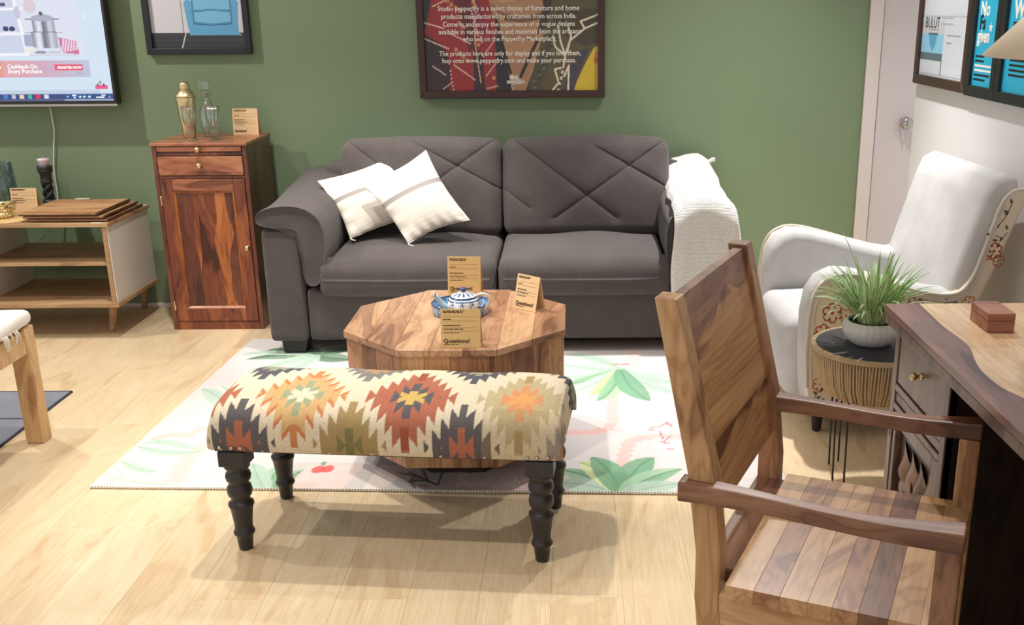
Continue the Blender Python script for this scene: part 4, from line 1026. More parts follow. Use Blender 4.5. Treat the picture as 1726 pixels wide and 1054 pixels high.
# tray and teapot
ty = thing('round_tray', 'blue and white painted round tray under the teapot on the coffee table', 'tray', (-.402, -1.885, OZ+.0002))
def ikat(a, z, blue, white, nrep, zf):
    u = (a/(2*PI)*nrep) % 1-.5; d = abs(u)*1.3+abs(zf-.5)*.9+.06*math.sin(a*nrep*3+zf*20)
    return blue if (.30 < d < .46 or d < .12 or .62 < d < .70) else white
def painted_lathe(name, prof, mat, parent, colfn, n=144, loc=(0, 0, 0)):
    vs, fs, cs = [], [], []; m_ = len(prof)
    for k, (r, z) in enumerate(prof):
        for i in range(n):
            a_ = 2*PI*i/n; vs.append((r*math.cos(a_), r*math.sin(a_), z)); cs.append(lin4(colfn(a_, k/(m_-1), r, z)))
    for k in range(m_-1):
        for i in range(n): j = (i+1) % n; fs.append((k*n+i, k*n+j, (k+1)*n+j, (k+1)*n+i))
    me = mesh(name, vs, fs, True); at_ = me.color_attributes.new('paint', 'FLOAT_COLOR', 'POINT'); at_.data.foreach_set('color', np.array(cs, np.float32).ravel())
    return ob(name, me, mat, parent, loc)
glz = vcol('blue_white_glaze', .15, coat=.6)
BL, BL2, WH = (44, 70, 118), (92, 132, 176), (228, 234, 238)
def lerp_prof(p, per=6):
    out = []
    for i in range(len(p)-1):
        for k in range(per): t_ = k/per; out.append((p[i][0]*(1-t_)+p[i+1][0]*t_, p[i][1]*(1-t_)+p[i+1][1]*t_))
    return out+[p[-1]]
painted_lathe('tray_body', lerp_prof([(.0001, 0), (.094, 0), (.098, .003), (.1015, .034), (.1015, .037), (.098, .037), (.094, .008), (.0001, .006)], 8), glz, ty,
    lambda a_, t_, r, z: ((BL if z > .032 else ikat(a_, 0, BL, (150, 184, 214), 26, z/.034)) if r > .0945 else (BL2 if r > .088 else (BL if (.074 < r < .080 or (.03 < r < .07 and math.sin(a_*9+r*160) > .2)) else WH))))
tp_ = thing('teapot', 'blue and white ikat painted teapot on the round tray', 'teapot', (-.385, -1.93, OZ+.0067))
painted_lathe('body', lerp_prof([(.0001, 0), (.042, 0), (.046, .004), (.056, .018), (.060, .034), (.056, .050), (.050, .057), (.044, .060), (.040, .058), (.0001, .056)], 7), glz, tp_,
    lambda a_, t_, r, z: (BL if (.0515 < z < .056) else (WH if z > .056 else ikat(a_, 0, BL, WH, 10, z/.052))))
painted_lathe('lid', lerp_prof([(.046, .057), (.047, .060), (.040, .069), (.024, .076), (.010, .079), (.0001, .0795)], 6), glz, tp_,
    lambda a_, t_, r, z: (BL if r > .043 or (math.sin(a_*12) > .3 and .016 < r < .038) else WH))
lathe('lid_knob', [(.006, .078), (.007, .082), (.012, .087), (.011, .092), (.005, .095), (.0001, .0955)], plain('cobalt_glaze', (62, 82, 128), .2), tp_, n=24)
sp = plain('celadon_glaze', (150, 176, 188), .2); 
tube('spout', [(-.050, .0, .018), (-.068, 0, .026), (-.082, 0, .042), (-.090, 0, .058), (-.099, 0, .068)], [.016, .0135, .0105, .0085, .0095], sp, tp_, 16)
tube('spout_rim', [(-.100+.004, .0095*math.cos(q), .068+.0095*math.sin(q)*.6) for q in np.linspace(0, 2*PI, 17)[:-1]], .0018, M['black'], tp_, 6, True)
hp = [(.040, 0, .062), (.058, 0, .070), (.078, 0, .068), (.088, 0, .052), (.084, 0, .034), (.070, 0, .018), (.054, 0, .014)]
tube('handle', spline(hp, 4, False), .0058, plain('white_glaze', (214, 206, 190), .2), tp_, 12)
sign_card('kraft price card at the front of the coffee table, before the teapot, reading Questions', (-.360, -2.290, OZ+.0002), math.radians(-1), .124, .122, 12, 'card', True, 21)
sign_card('kraft price card standing at the back of the coffee table, behind the teapot', (-.412, -1.655, OZ+.0002), math.radians(-3), .122, .142, 8, 'card', True, 22)
sign_card('kraft price card turned sideways at the right of the coffee table', (-.182, -1.862, OZ+.0002), math.radians(-40), .105, .122, 14, 'card_pale', True, 23)

# ================================================================== KILIM BENCH
bn = thing('kilim_bench', 'upholstered bench with a zigzag kilim cover on black turned legs', 'bench', (-.5201, -2.5241, 0), -.093)
prof = [(-.203, .322), (-.209, .345), (-.209, .375), (-.203, .405), (-.186, .430), (-.155, .449), (-.10, .463), (-.03, .470), (.04, .470), (.10, .463), (.155, .449), (.182, .430), (.196, .405), (.200, .375), (.200, .345), (.196, .322)]
pp_ = np.array(spline(prof, 8, False)); sl_ = np.r_[0, np.cumsum(np.hypot(*np.diff(pp_, axis=0).T))]; GL = sl_[-1]
HL, CAP = .492, .135
W_ = 2*HL+2*CAP
kp = Paint(W_, GL, .0034, (222, 208, 184))
gx = kp.X-W_/2; gy = kp.Y-GL/2
CW = .0232; PX = .315
cream, char, rust, rust2, must, green, tan, orange, olive, gold = (216, 203, 178), (92, 88, 92), (170, 104, 82), (192, 122, 80), (200, 164, 114), (150, 158, 130), (184, 170, 134), (208, 146, 104), (160, 138, 94), (200, 170, 100)
def field(cx_, cy_):
    dx = np.abs(gx-cx_); dy = np.abs(gy-cy_); col = np.floor(dx/CW+.5); frc = dx/CW+.5-col
    return dy+col*.034-(frc-.5)*.030*(col > 0), dx, dy
best = np.full(gx.shape, 9.)
meds = []
X0 = .067; YM = -.105
for k, nm in ((-1, 'A'), (0, 'B'), (1, 'C')): meds.append((X0+k*PX, YM, nm))
for k, nm in ((-1.5, 'D'), (-.5, 'E'), (.5, 'D'), (1.5, 'F'), (-2.5, 'E')):
    meds.append((X0+k*PX, YM-.168, nm)); meds.append((X0+k*PX, YM+.235, {'D': 'G', 'E': 'H', 'F': 'G'}[nm]))
for k, nm in ((-1, 'B'), (0, 'A'), (1, 'B'), (-2, 'A'), (2, 'A')): meds.append((X0+k*PX, YM+.44, nm))
for k in (-2, 2): meds.append((X0+k*PX, YM, 'B' if k < 0 else 'K'))
bands = {'A': [(.034, cream), (.086, green), (.165, must), (.183, rust2)], 'B': [(.036, gold), (.092, char), (.190, rust)], 'K': [(.036, gold), (.092, rust), (.190, (150, 146, 150))], 'C': [(.040, (214, 160, 100)), (.092, orange), (.185, tan)],
         'D': [(.06, rust), (.140, char)], 'E': [(.05, (120, 116, 76)), (.140, olive)], 'F': [(.05, rust), (.135, (150, 146, 150))], 'G': [(.07, (146, 150, 126)), (.145, (84, 84, 92))], 'H': [(.07, (176, 142, 110)), (.145, (124, 122, 120))]}
own = np.full(gx.shape, -1); nd = np.full(gx.shape, 9.)
fl_ = []
for i, (cx_, cy_, nm) in enumerate(meds):
    f_, dx, dy = field(cx_, cy_); lim = bands[nm][-1][0]; v_ = f_/lim; fl_.append((f_, dx, dy))
    mk = v_ < nd; nd[mk] = v_[mk]; own[mk] = i
kp.C[:] = lin(cream)
for i, (cx_, cy_, nm) in enumerate(meds):
    f_, dx, dy = fl_[i]
    for lim, c in bands[nm][::-1]:
        kp.put(((own == i) & (f_ < lim)).astype(float), c)
    cc = bands[nm][0][1]; nx_ = bands[nm][1][1]
    if nm in 'ABC':
        # heart of the medallion: a small X-armed star, then stepped pillars above and below
        kp.put(((own == i) & (f_ < .05)).astype(float), nx_)
        star = ((dx < CW*.5) & (dy < .040)) | ((dx >= CW*.5) & (dx < CW*1.6) & (np.abs(dy-.003-(dx-CW*.5)*.65) < .0125))
        kp.put(star.astype(float), cc); kp.put(((dx < CW*.5) & (dy >= .040) & (dy < .092)).astype(float), nx_)
        kp.put(((own == i) & (dx < CW*.5) & (dy >= .115) & (dy < .18)).astype(float), {'A': rust2, 'B': (150, 78, 58), 'C': olive}[nm], .85)
    else:
        kp.put(((own == i) & (dx < CW*.45) & (dy > .06) & (dy < .14)).astype(float), bands[nm][1][1])
ow_ = (gx > .28) & (gy < -.15); kp.put(ow_.astype(float), olive, .28)
kp.put((np.abs(kp.Y % .0068) < .0034).astype(float), (120, 104, 84), .10); kp.put((((kp.X+kp.Y) % .0102) < .0034).astype(float), (90, 76, 60), .08)
kp.speckle(.06, 5)
def bench_surf(A, B):
    x = A-W_/2; c = np.clip((np.abs(x)-HL)/CAP, 0, 1); xx = np.sign(x)*np.minimum(np.abs(x), HL)
    y = np.interp(B, sl_, pp_[:, 0]); z = np.interp(B, sl_, pp_[:, 1])
    e = np.clip((np.abs(xx)-(HL-.06))/.06, 0, 1); k = 1-np.sqrt(np.maximum(0, 1-e**2*.9))
    z = .322+(z-.322)*(1-.16*k); y = y*(1-.035*k)
    xx = xx+np.sign(x)*(.012*np.sin(np.clip(c, 0, 1)*PI)-.0)
    z = .322+(z-.322)*(1-c); y = y*(1-.02*c)
    z = z+.0022*np.sin(x*23)*np.sin(B*17)
    return xx, y, z
km = NT('kilim_weave'); at = km.n('ShaderNodeVertexColor', layer_name='paint'); km.base(at.outputs[0]); km.set(Roughness=.95); km.b.inputs['Specular IOR Level'].default_value = .15
km.bump(km.noise(km.coords((1, 1, 1), False), 420, 2, .6), .7, .002)
kp.build('kilim_cover', bench_surf, km.m, bn, smooth=True)
box('seat_board', -HL+.006, HL-.006, -.2, .2, .318, .324, M['black'], bn, .002)
legprof = [(.0001, 0), (.018, 0), (.020, .004), (.0225, .030), (.0235, .045), (.029, .050), (.031, .056), (.029, .062), (.0255, .067), (.026, .085), (.031, .125), (.034, .138), (.0365, .143), (.036, .150), (.030, .154), (.0265, .160), (.027, .166),
  (.034, .176), (.036, .190), (.033, .203), (.0275, .210), (.0275, .215), (.034, .222), (.0365, .233), (.034, .244), (.029, .250), (.031, .256), (.036, .262), (.037, .27), (.033, .277), (.032, .28)]
lme = lathe_me('leg', legprof, 28); lme.materials.append(M['black'])
bm = bmesh.new(); box_bm(bm, -.039, .039, -.036, .036, .272, .319, .003); blk = from_bm('leg_block', bm); blk.materials.append(M['black'])
for sx_ in (-1, 1):
    for sy_ in (-1, 1):
        l_ = ob('leg', lme, None, bn, (sx_*.4371, sy_*(.1727 if sy_ < 0 else .163), .0+(.0 if sy_ < 0 else 0)))
        ob('leg_block', blk, None, l_)
nl = lathe_me('nail', [(.0055, 0), (.005, .002), (.003, .0035), (.0001, .004)], 10); nl.materials.append(M['steel'])
for x, z in ((-.466, .334), (-.432, .333), (-.405, .334), (.405, .331), (.432, .332), (.462, .333)):
    ob('nail', nl, None, bn, (x, -.2085, z), (PI/2, 0, 0))

# ================================================================== WOODEN ARMCHAIR (front right)
wc = thing('wooden_armchair', 'solid figured wood armchair with a plank back, pulled up to the desk', 'chair', (.378, -3.382, 0), math.radians(-23.5))
# rear posts: leaning back above the seat, splayed below
def post_poly(dx):
    return [(-.010, 0), (.030, 0), (.0, .40), (.0, .50), (-.018, .66), (-.100, 1.0), (-.143, 1.0), (-.070, .66), (-.050, .50), (-.050, .40)]
for s_, mt in ((-1, 'nat_tan_z'), (1, 'nat_mid_z')):
    a = .247*s_+.012
    prism('rear_post', [(x-.002, z) for x, z in post_poly(0)], a-.024, a+.024, M[mt], wc, 'xz', bev=.003)
def back_x(z): return np.interp(z, [.50, .66, 1.0], [-.025, -.042, -.122])
def board(name, z0, z1, mt, y0=-.212, y1=.236, th=.020, edge=None):
    zs = np.linspace(z0, z1, 5)
    fr_ = [(back_x(z)+th/2, z) for z in zs]; bk = [(back_x(z)-th/2, z) for z in zs[::-1]]
    return prism(name, fr_+bk, y0, y1, M[mt], wc, 'xz', bev=.0015)
def wavy_boards(edges, mats, y0=-.213, y1=.237, th=.020):
    """glued boards of the chair back; the joints wander like natural heartwood edges"""
    n = 24
    for i in range(len(edges)-1):
        vs, fs = [], []
        for k in range(n+1):
            y = y0+(y1-y0)*k/n
            for z in (edges[i](y), edges[i+1](y)):
                for sg in (1, -1): vs.append((float(back_x(z))+sg*th/2, y, z))
        for k in range(n):
            a, b = k*4, k*4+4
            fs += [(a, b, b+2, a+2), (a+1, a+3, b+3, b+1), (a+2, b+2, b+3, a+3), (a, a+1, b+1, b)]
        fs += [(0, 2, 3, 1), (n*4, n*4+1, n*4+3, n*4+2)]
        bm = bmesh.new(); V = [bm.verts.new(v) for v in vs]
        for f in fs: bm.faces.new([V[q] for q in f])
        bmesh.ops.recalc_face_normals(bm, faces=bm.faces)
        ob('back_board', from_bm('back_board', bm), M[mats[i]], wc)
wavy_boards([lambda y: .565, lambda y: .70+.0*y, lambda y: .905+.03*math.sin(y*9+1)+.012*math.sin(y*30)+.06*y, lambda y: .992], ['nat_fig', 'nat_fig', 'nat_dark_y'])
# seat boards, front to back
se = [-.052, .012, .068, .118, .170, .215, .262, .315, .370, .420]
sm_ = ['nat_dark_y', 'nat_tan_y', 'nat_mid_y', 'nat_tan_y', 'nat_tan_y', 'nat_mid_y', 'nat_dark_y', 'nat_tan_y', 'nat_tan_y']
for i in range(9):
    y0 = -.273; y1 = .273
    if i == 0: y0, y1 = -.21, .235
    cbox('seat_board', se[i]+.0001, se[i+1]-.0001, y0, y1, .420, .4505, M[sm_[i]], wc, .0005)
for s_ in (-1, 1): cbox('side_apron', -.01, .383, s_*.245-.012, s_*.245+.012, .350, .4195, M['nat_tan_x'], wc, .003)
cbox('front_apron', .383, .405, -.235, .235, .350, .4195, M['nat_mid_y'], wc, .003)
cbox('rear_apron', -.040, -.018, -.222, .24, .350, .4195, M['nat_mid_y'], wc, .003)
for s_, mt in ((-1, 'nat_dark_z'), (1, 'nat_tan_z')):
    y = s_*.262; lo = 0
    cbox('front_post', .383, .426, y-.022, y+.022, 0, .611, M[mt], wc, .004)
    # shaped arm: full at the rear, waisted, full at the hand
    top = []
    n = 20; L0, L1 = -.085, .428
    outr = [(L0+(L1-L0)*k/n, s_*(.282-.010*math.sin(PI*k/n)+.010*k/n)) for k in range(n+1)]
    innr = [(L0+(L1-L0)*k/n, s_*(.236+.012*math.sin(PI*k/n)+.004*k/n)) for k in range(n+1)]
    vs = []
    for k in range(n+1):
        dip = -.010*math.sin(PI*k/n)+.004*math.sin(2*PI*k/n); tk = .040-.006*math.sin(PI*k/n)
        zt = .652+dip
        for (x, yy), z in ((outr[k], zt), (innr[k], zt), (innr[k], zt-tk), (outr[k], zt-tk)): vs.append((x, yy, z))
    fs = []
    for k in range(n):
        a, b = k*4, k*4+4
        for q in range(4): q2 = (q+1) % 4; fs.append((a+q, a+q2, b+q2, b+q))
    fs += [(0, 3, 2, 1), (n*4, n*4+1, n*4+2, n*4+3)]
    bm = bmesh.new(); V = [bm.verts.new(v) for v in vs]
    for f in fs: bm.faces.new([V[q] for q in f])
    bmesh.ops.recalc_face_normals(bm, faces=bm.faces)
    bmesh.ops.bevel(bm, geom=[e for e in bm.edges if not all(len(f.verts) == 4 and abs(f.normal.x) < .5 for f in e.link_faces) or e.calc_face_angle(0) > .6], offset=.004, segments=2, affect='EDGES', profile=.5)
    ob('armrest', from_bm('armrest', bm), M['nat_dark_x'], wc)

# ================================================================== IVORY ARMCHAIR
ac = thing('ivory_armchair', 'ivory upholstered armchair with floral printed outer sides, in the right corner', 'armchair', (1.15, -1.48, 0), PI+math.radians(4))
seat = soft('seat', -.20, .385, -.235, .235, .10, .415, .05, M['linen'], ac, n=40, puff=(.02, 0, .018))
sidep = [(.335, .09), (.350, .20), (.358, .33), (.357, .46), (.345, .535), (.315, .585), (.26, .610), (.19, .606), (.09, .580), (-.02, .548), (-.12, .530), (-.185, .542), (-.225, .60), (-.255, .70), (-.285, .82), (-.305, .868), (-.335, .895), (-.368, .898), (-.378, .87), (-.35, .79), (-.30, .64), (-.245, .49), (-.215, .30), (-.20, .09)]
armp = [(.335, .09), (.352, .20), (.362, .33), (.362, .46), (.350, .54), (.318, .592), (.262, .618), (.19, .613), (.09, .587), (-.02, .555), (-.14, .535), (-.20, .53), (-.205, .30), (-.20, .09)]
def dense(p): return spline(p, 4)
for s_ in (-1, 1):
    d0, d1 = (.215, .356) if s_ > 0 else (-.356, -.215)
    ap_ = armp if s_ > 0 else [(x, z+(.030*min(1, max(0, (z-.35)/.2)))) for x, z in armp]
    arm_o = rprism('arm', ap_, d0, d1, .042, M['linen'], ac, 'xz', 6)
    e0, e1 = (.330, .3655) if s_ > 0 else (-.3655, -.330)
    M.setdefault('floral_ground', plain('floral_ground', (222, 208, 186), .9))
    sd_ = sidep if s_ > 0 else [(x, z+(.030*min(1, max(0, (z-.35)/.2))*max(0, min(1, (x+.2)/.1)))) for x, z in sidep]
    rprism('outer_side', sd_, e0, e1, .006, M['floral_ground'], ac, 'xz', 2, label='outer side in cream fabric printed with rust flowers')
    edge = sd_[1:18]
    tube('piping', [(x, s_*.364, z) for x, z in spline(edge, 5, False)], .0065, M['piping'], ac, 8)
    tube('piping', [(x-.016 if x > .3 else x-.004, s_*.367, z-(.020 if x <= .33 else .004)) for x, z in spline(edge[:-2], 5, False)], .004, M['piping'], ac, 8)
# back: a thick slab leaning rearwards
bp = [(-.10, .30), (-.125, .42), (-.165, .56), (-.21, .72), (-.25, .86), (-.275, .925), (-.32, .948), (-.365, .93), (-.378, .88), (-.33, .72), (-.28, .56), (-.235, .42), (-.20, .28)]
rprism('back', bp, -.345, .345, .05, M['linen'], ac, 'xz', 6)
rprism('back_cover', [(-.20, .09), (-.215, .30), (-.245, .49), (-.30, .64), (-.35, .79), (-.378, .87), (-.39, .87), (-.362, .79), (-.312, .64), (-.257, .49), (-.227, .30), (-.212, .09)], -.352, .352, .005, M['floral_ground'], ac, 'xz', 2)
soft('underframe', -.20, .335, -.33, .33, .075, .13, .01, M['linen'], ac, n=16)
for x in (.28, -.17):
    for y in (-.29, .29): lathe('leg', [(.014, 0), (.016, .004), (.024, .08), (.024, .082)], M['sofa_dark'], ac, (x, y, 0), 16)
# printed flowers on the near outer side
ink_r = plain('rust_flower_print', (176, 92, 62), .95); ink_b = plain('sepia_sprig_print', (104, 88, 72), .95); ink_o = plain('orange_flower_print', (204, 128, 72), .95)
def flat_print(name, shapes, mat):
    bm = bmesh.new()
    for s_ in shapes:
        vs = [bm.verts.new((x, .3662, z)) for x, z in s_]
        if len(vs) > 2: bm.faces.new(vs)
    return ob(name, from_bm(name, bm), mat, ac)
def petal_ring(cx_, cz_, r, n, ph=0):
    out = []
    for k in range(n):
        a = ph+2*PI*k/n; px, pz = cx_+r*.62*math.cos(a), cz_+r*.62*math.sin(a)
        for j in range(10):                                # hollow petals: little arcs
            a0 = a-2.1+4.2*j/10; a1 = a-2.1+4.2*(j+1)/10; ro, ri = r*.44, r*.27
            out.append([(px+ro*math.cos(a0), pz+ro*math.sin(a0)), (px+ro*math.cos(a1), pz+ro*math.sin(a1)), (px+ri*math.cos(a1), pz+ri*math.sin(a1)), (px+ri*math.cos(a0), pz+ri*math.sin(a0))])
    out.append([(cx_+r*.2*math.cos(2*PI*k/8), cz_+r*.2*math.sin(2*PI*k/8)) for k in range(8)])
    return out
def leaf_p(x, z, ang, l, w_): 
    c, s_ = math.cos(ang), math.sin(ang)
    return [(x+c*a-s_*b, z+s_*a+c*b) for a, b in ((0, 0), (l*.35, w_), (l*.75, w_*.6), (l, 0), (l*.75, -w_*.6), (l*.35, -w_))]
def stem(pts, w_=.0016):
    out = []
    for (x0, z0), (x1, z1) in zip(pts[:-1], pts[1:]):
        d_ = Vector((z1-z0, x0-x1)).normalized()*w_; out.append([(x0+d_.x, z0+d_.y), (x1+d_.x, z1+d_.y), (x1-d_.x, z1-d_.y), (x0-d_.x, z0-d_.y)])
    return out
for cx_, cz_, r, mt in ((.305, .405, .030, ink_r), (.275, .475, .036, ink_r), (.225, .465, .026, ink_o), (-.285, .685, .030, ink_r), (-.305, .650, .022, ink_r), (-.262, .672, .02, ink_r), (-.215, .500, .026, ink_o), (-.02, .50, .03, ink_r), (.05, .47, .03, ink_o), (.12, .30, .035, ink_r), (-.08, .3, .035, ink_o), (.30, .21, .03, ink_o), (.2, .17, .03, ink_r)):
    flat_print('flower_print', petal_ring(cx_, cz_, r, 6, cx_*9), mt)
sprig = stem([(.33, .10), (.322, .14), (.31, .18)]) + stem([(-.262, .73), (-.285, .77), (-.31, .80), (-.33, .85)]) + stem([(-.12, .50), (-.17, .505), (-.195, .475)]) + stem([(.32, .36), (.30, .33), (.31, .29)]) + stem([(-.285, .74), (-.31, .73), (-.325, .75)])
for (x, z, an) in ((.322, .12, 2.5), (.318, .14, .6), (.312, .155, 2.6), (.312, .17, .9), (.30, .18, 2), (.292, .13, 2.2), (.28, .14, 1), (-.268, .74, .5), (-.28, .765, 2.4), (-.29, .78, .7), (-.31, .81, 2.2), (-.32, .82, .4), (-.33, .85, 1.2), (-.275, .725, 3.3), (-.325, .76, 1.1), (-.31, .735, 5.2), (-.30, .715, 5), (-.30, .33, 1), (.305, .345, 2.6), (.30, .31, .5), (-.14, .503, 1), (-.17, .505, 5), (-.19, .48, 4)):
    sprig.append(leaf_p(x, z, an, .020, .0055))
rr = random.Random(8)
for k in range(14): 
    x, z = -.02-.10*rr.random(), .505+.012*rr.random(); sprig.append([(x, z), (x+.004, z), (x+.004, z+.003), (x, z+.003)])
flat_print('sprig_print', sprig, ink_b)['kind'] = 'stuff'

# ================================================================== SIDE TABLE AND PLANT
stb = thing('side_table', 'round rope-wrapped side table with a black top, between armchair and desk', 'side table', (.965, -2.2, 0))
R0 = .203
lathe('top', [(.0001, .452), (.190, .452), (.192, .455), (.192, .4675), (.1905, .469), (.0001, .469)], M['slate'], stb, n=64)
lathe('drum', [(.186, .450), (.195, .44), (.180, .36), (.150, .312), (.146, .312)], M['rope'], stb, n=64)
tube('rim_rope', [((R0-.006)*math.cos(a), (R0-.006)*math.sin(a), .462) for a in np.linspace(0, 2*PI, 73)[:-1]], .0095, M['rope'], stb, 10, True)
bm = bmesh.new(); ns = 130
for k in range(ns):
    a = 2*PI*k/ns; sk = .05*math.sin(k*1.7)*.4
    pts = [((r_+.003)*math.cos(a+sk*t_), (r_+.003)*math.sin(a+sk*t_), z) for t_, (r_, z) in zip((0, .3, .6, 1), ((.198, .456), (.194, .42), (.181, .36), (.151, .312)))]
    me_ = tube_me('x', pts, .0042, 5); bm.from_mesh(me_); bpy.data.meshes.remove(me_)
o = ob('rope_wrap', from_bm('rope_wrap', bm, True), M['rope'], stb); o['kind'] = 'stuff'
tube('base_ring', [(.148*math.cos(a), .148*math.sin(a), .312) for a in np.linspace(0, 2*PI, 49)[:-1]], .004, M['wire'], stb, 8, True)
for k in range(4):
    for dd in (-.17, .17):
        a = k*PI/2+.62+dd; tube('leg', [(.147*math.cos(a), .147*math.sin(a), .314), (.140*math.cos(a), .140*math.sin(a), .003)], .0032, M['wire'], stb, 8)
pl_ = thing('potted_plant', 'white ribbed bowl planted with variegated grass, on the rope-wrapped side table', 'plant', (.946, -2.19, .4695))
lathe('bowl', [(.0001, .0), (.052, .0), (.060, .003), (.080, .022), (.0885, .044), (.087, .062), (.080, .076), (.076, .079), (.073, .077), (.080, .062), (.0801, .058)], M['pot'], pl_, n=120, flute=lambda a, t: .022*abs(math.sin(a*13))*(1 if .15 < t < .75 else 0))
lathe('soil', [(.080, .056), (.076, .066), (.05, .072), (.02, .075), (.0001, .074)], M['soil'], pl_, n=36)
gm = []
for nm, c0, c1 in (('grass_green', (124, 180, 88), (190, 222, 146)), ('grass_pale', (150, 192, 112), (226, 234, 200)), ('grass_cream', (206, 220, 170), (236, 240, 216))):
    t = NT(nm); tc = t.n('ShaderNodeTexCoord'); sx_ = t.n('ShaderNodeSeparateXYZ'); t.l(tc.outputs['Object'], sx_.inputs[0])
    ab = t.n('ShaderNodeMath', operation='ABSOLUTE'); t.l(sx_.outputs[1], ab.inputs[0]); mu = t.n('ShaderNodeMath', operation='MULTIPLY'); mu.inputs[1].default_value = 240; t.l(ab.outputs[0], mu.inputs[0])
    t.base(t.ramp(mu.outputs[0], [(.25, c0), (.75, c1)])); t.set(Roughness=.5, Subsurface_Weight=0.0); gm.append(t.m)
blades = []
rg = random.Random(12)
for k in range(15):
    Lb = .21; bend = .1+.085*k; wv_ = .0032+.0016*rg.random(); vs, fs = [], []; n = 7
    ang = 0; x = z = 0
    for i in range(n+1):
        t_ = i/n; wd = wv_*(math.sin(PI*min(1, .18+t_*.82))**.6 if t_ < 1 else 0.03)
        vs += [(x, -wd, z+wd*.35), (x, 0, z), (x, wd, z+wd*.35)]
        ang = bend*t_*1.5; x += Lb/n*math.sin(ang); z += Lb/n*math.cos(ang)
    for i in range(n):
        a = i*3; fs += [(a, a+1, a+4, a+3), (a+1, a+2, a+5, a+4)]
    for g_ in range(3):
        me_ = mesh('leaf', vs, fs, True); me_.materials.append(gm[g_]); blades.append((k, g_, me_))
for i in range(190):
    q = rg.random(); k = min(14, int(15*(q**.9))); g_ = [0, 0, 1, 1, 1, 2][rg.randrange(6)]
    me_ = blades[k*3+g_][2]; a = rg.uniform(0, 2*PI); r_ = .045*math.sqrt(rg.random())
    ti = .1+.55*rg.random()*(r_/.045)+.25*k/15
    o = ob('leaf', me_, None, pl_, (r_*math.cos(a), r_*math.sin(a), .066)); o.rotation_euler = Matrix.Rotation(a+rg.uniform(-.4, .4), 4, 'Z').to_euler()
    o.rotation_euler = (Matrix.Rotation(a+rg.uniform(-.4, .4), 4, 'Z') @ Matrix.Rotation(ti*.8, 4, 'Y')).to_euler()
    s_ = rg.uniform(.65, 1.2); o.scale = (s_, 1.25, s_)
for a, ti, s_, k in ((2.2, .28, 1.45, 3), (2.75, .75, 1.25, 5), (3.0, .95, 1.1, 6), (.4, .55, 1.25, 5), (.9, .45, 1.2, 4), (-.15, .8, 1.0, 7)):
    o = ob('leaf', blades[k*3+2][2], None, pl_, (.02*math.cos(a), .02*math.sin(a), .066)); o.rotation_euler = (Matrix.Rotation(a, 4, 'Z') @ Matrix.Rotation(ti*.7, 4, 'Y')).to_euler(); o.scale = (s_, 1.3, s_)

# ================================================================== DESK
dk = thing('desk', 'wooden desk with two-tone live-edge top and carved door, against the right wall', 'desk', (1.2, -3.6, 0))
def X(x): return x-1.2
def Y(y): return y+3.6
yb, ye = -2.762, -4.45
edge = [(.897, yb), (.893, -2.90), (.891, -2.966), (.897, -3.06), (.898, -3.10), (.893, -3.15), (.878, -3.21), (.866, -3.27), (.862, -3.33), (.866, -3.40), (.885, -3.46), (.90, -3.56), (.91, -3.7), (.905, -3.9), (.90, -4.2), (.90, ye)]
es = spline(edge, 3, False)
prism('top_board', [(X(.808), Y(yb))]+[(X(x), Y(y)) for x, y in es]+[(X(.808), Y(ye))], .742, .760, M['desk_dark'], dk, 'xy')
x1 = 1.10
prism('top_board', [(X(x), Y(y)) for x, y in es]+[(X(x1), Y(ye)), (X(x1), Y(yb))], .742, .7598, M['desk_pale'], dk, 'xy')
for a, b in ((1.10, 1.34), (1.34, 1.575)): box('top_board', X(a)+.0004, X(b), Y(ye), Y(yb), .742, .7599, M['desk_pale'], dk, .001)
box('top_underlay', X(.811), X(1.572), Y(ye), Y(yb)-.003, .712, .7395, M['desk_body'], dk, .003)
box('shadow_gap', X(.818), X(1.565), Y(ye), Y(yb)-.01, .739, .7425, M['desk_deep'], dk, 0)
# pedestal facing the chair (its front looks to -x)
PXF = .838; y0, y1 = -3.197, -2.785
box('far_side', X(PXF)+.002, X(1.55), Y(y1)-.02, Y(y1), 0, .711, M['desk_body'], dk, .002)
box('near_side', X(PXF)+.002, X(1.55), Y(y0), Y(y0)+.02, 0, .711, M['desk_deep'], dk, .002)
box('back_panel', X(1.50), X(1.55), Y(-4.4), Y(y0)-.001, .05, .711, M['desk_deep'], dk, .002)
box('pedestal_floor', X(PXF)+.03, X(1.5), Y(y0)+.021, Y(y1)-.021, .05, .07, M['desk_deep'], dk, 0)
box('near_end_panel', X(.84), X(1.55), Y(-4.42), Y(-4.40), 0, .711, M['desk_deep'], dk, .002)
def fbox(name, ya, yb_, za, zb, mt, par=dk, dx=0, th=.02, bev=.0015): return cbox(name, X(PXF)+dx, X(PXF)+dx+th, Y(ya), Y(yb_), za, zb, M[mt], par, bev)
fbox('stile', y1-.030, y1, 0, .711, 'desk_body'); fbox('stile', y0, y0+.03, 0, .711, 'desk_body')
fbox('rail', y0+.03, y1-.03, .690, .711, 'desk_body'); fbox('rail', y0+.03, y1-.03, .540, .560, 'desk_body')
drw = fbox('drawer', y0+.034, y1-.034, .564, .686, 'desk_body', dx=.003, th=.05)
knob('knob', (-.025, -.008, .017), (0, -PI/2, 0), drw, .0115)
fbox('rail', y0+.03, y1-.03, .490, .508, 'desk_body'); fbox('slim_drawer', y0+.034, y1-.034, .512, .536, 'desk_body', dx=.003, th=.04)
dd = thing('door', '', '', (X(PXF)+.012, Y((y0+y1)/2), .27)); dd.parent = dk; del dd['label']; del dd['category']
hw = (y1-y0)/2-.034
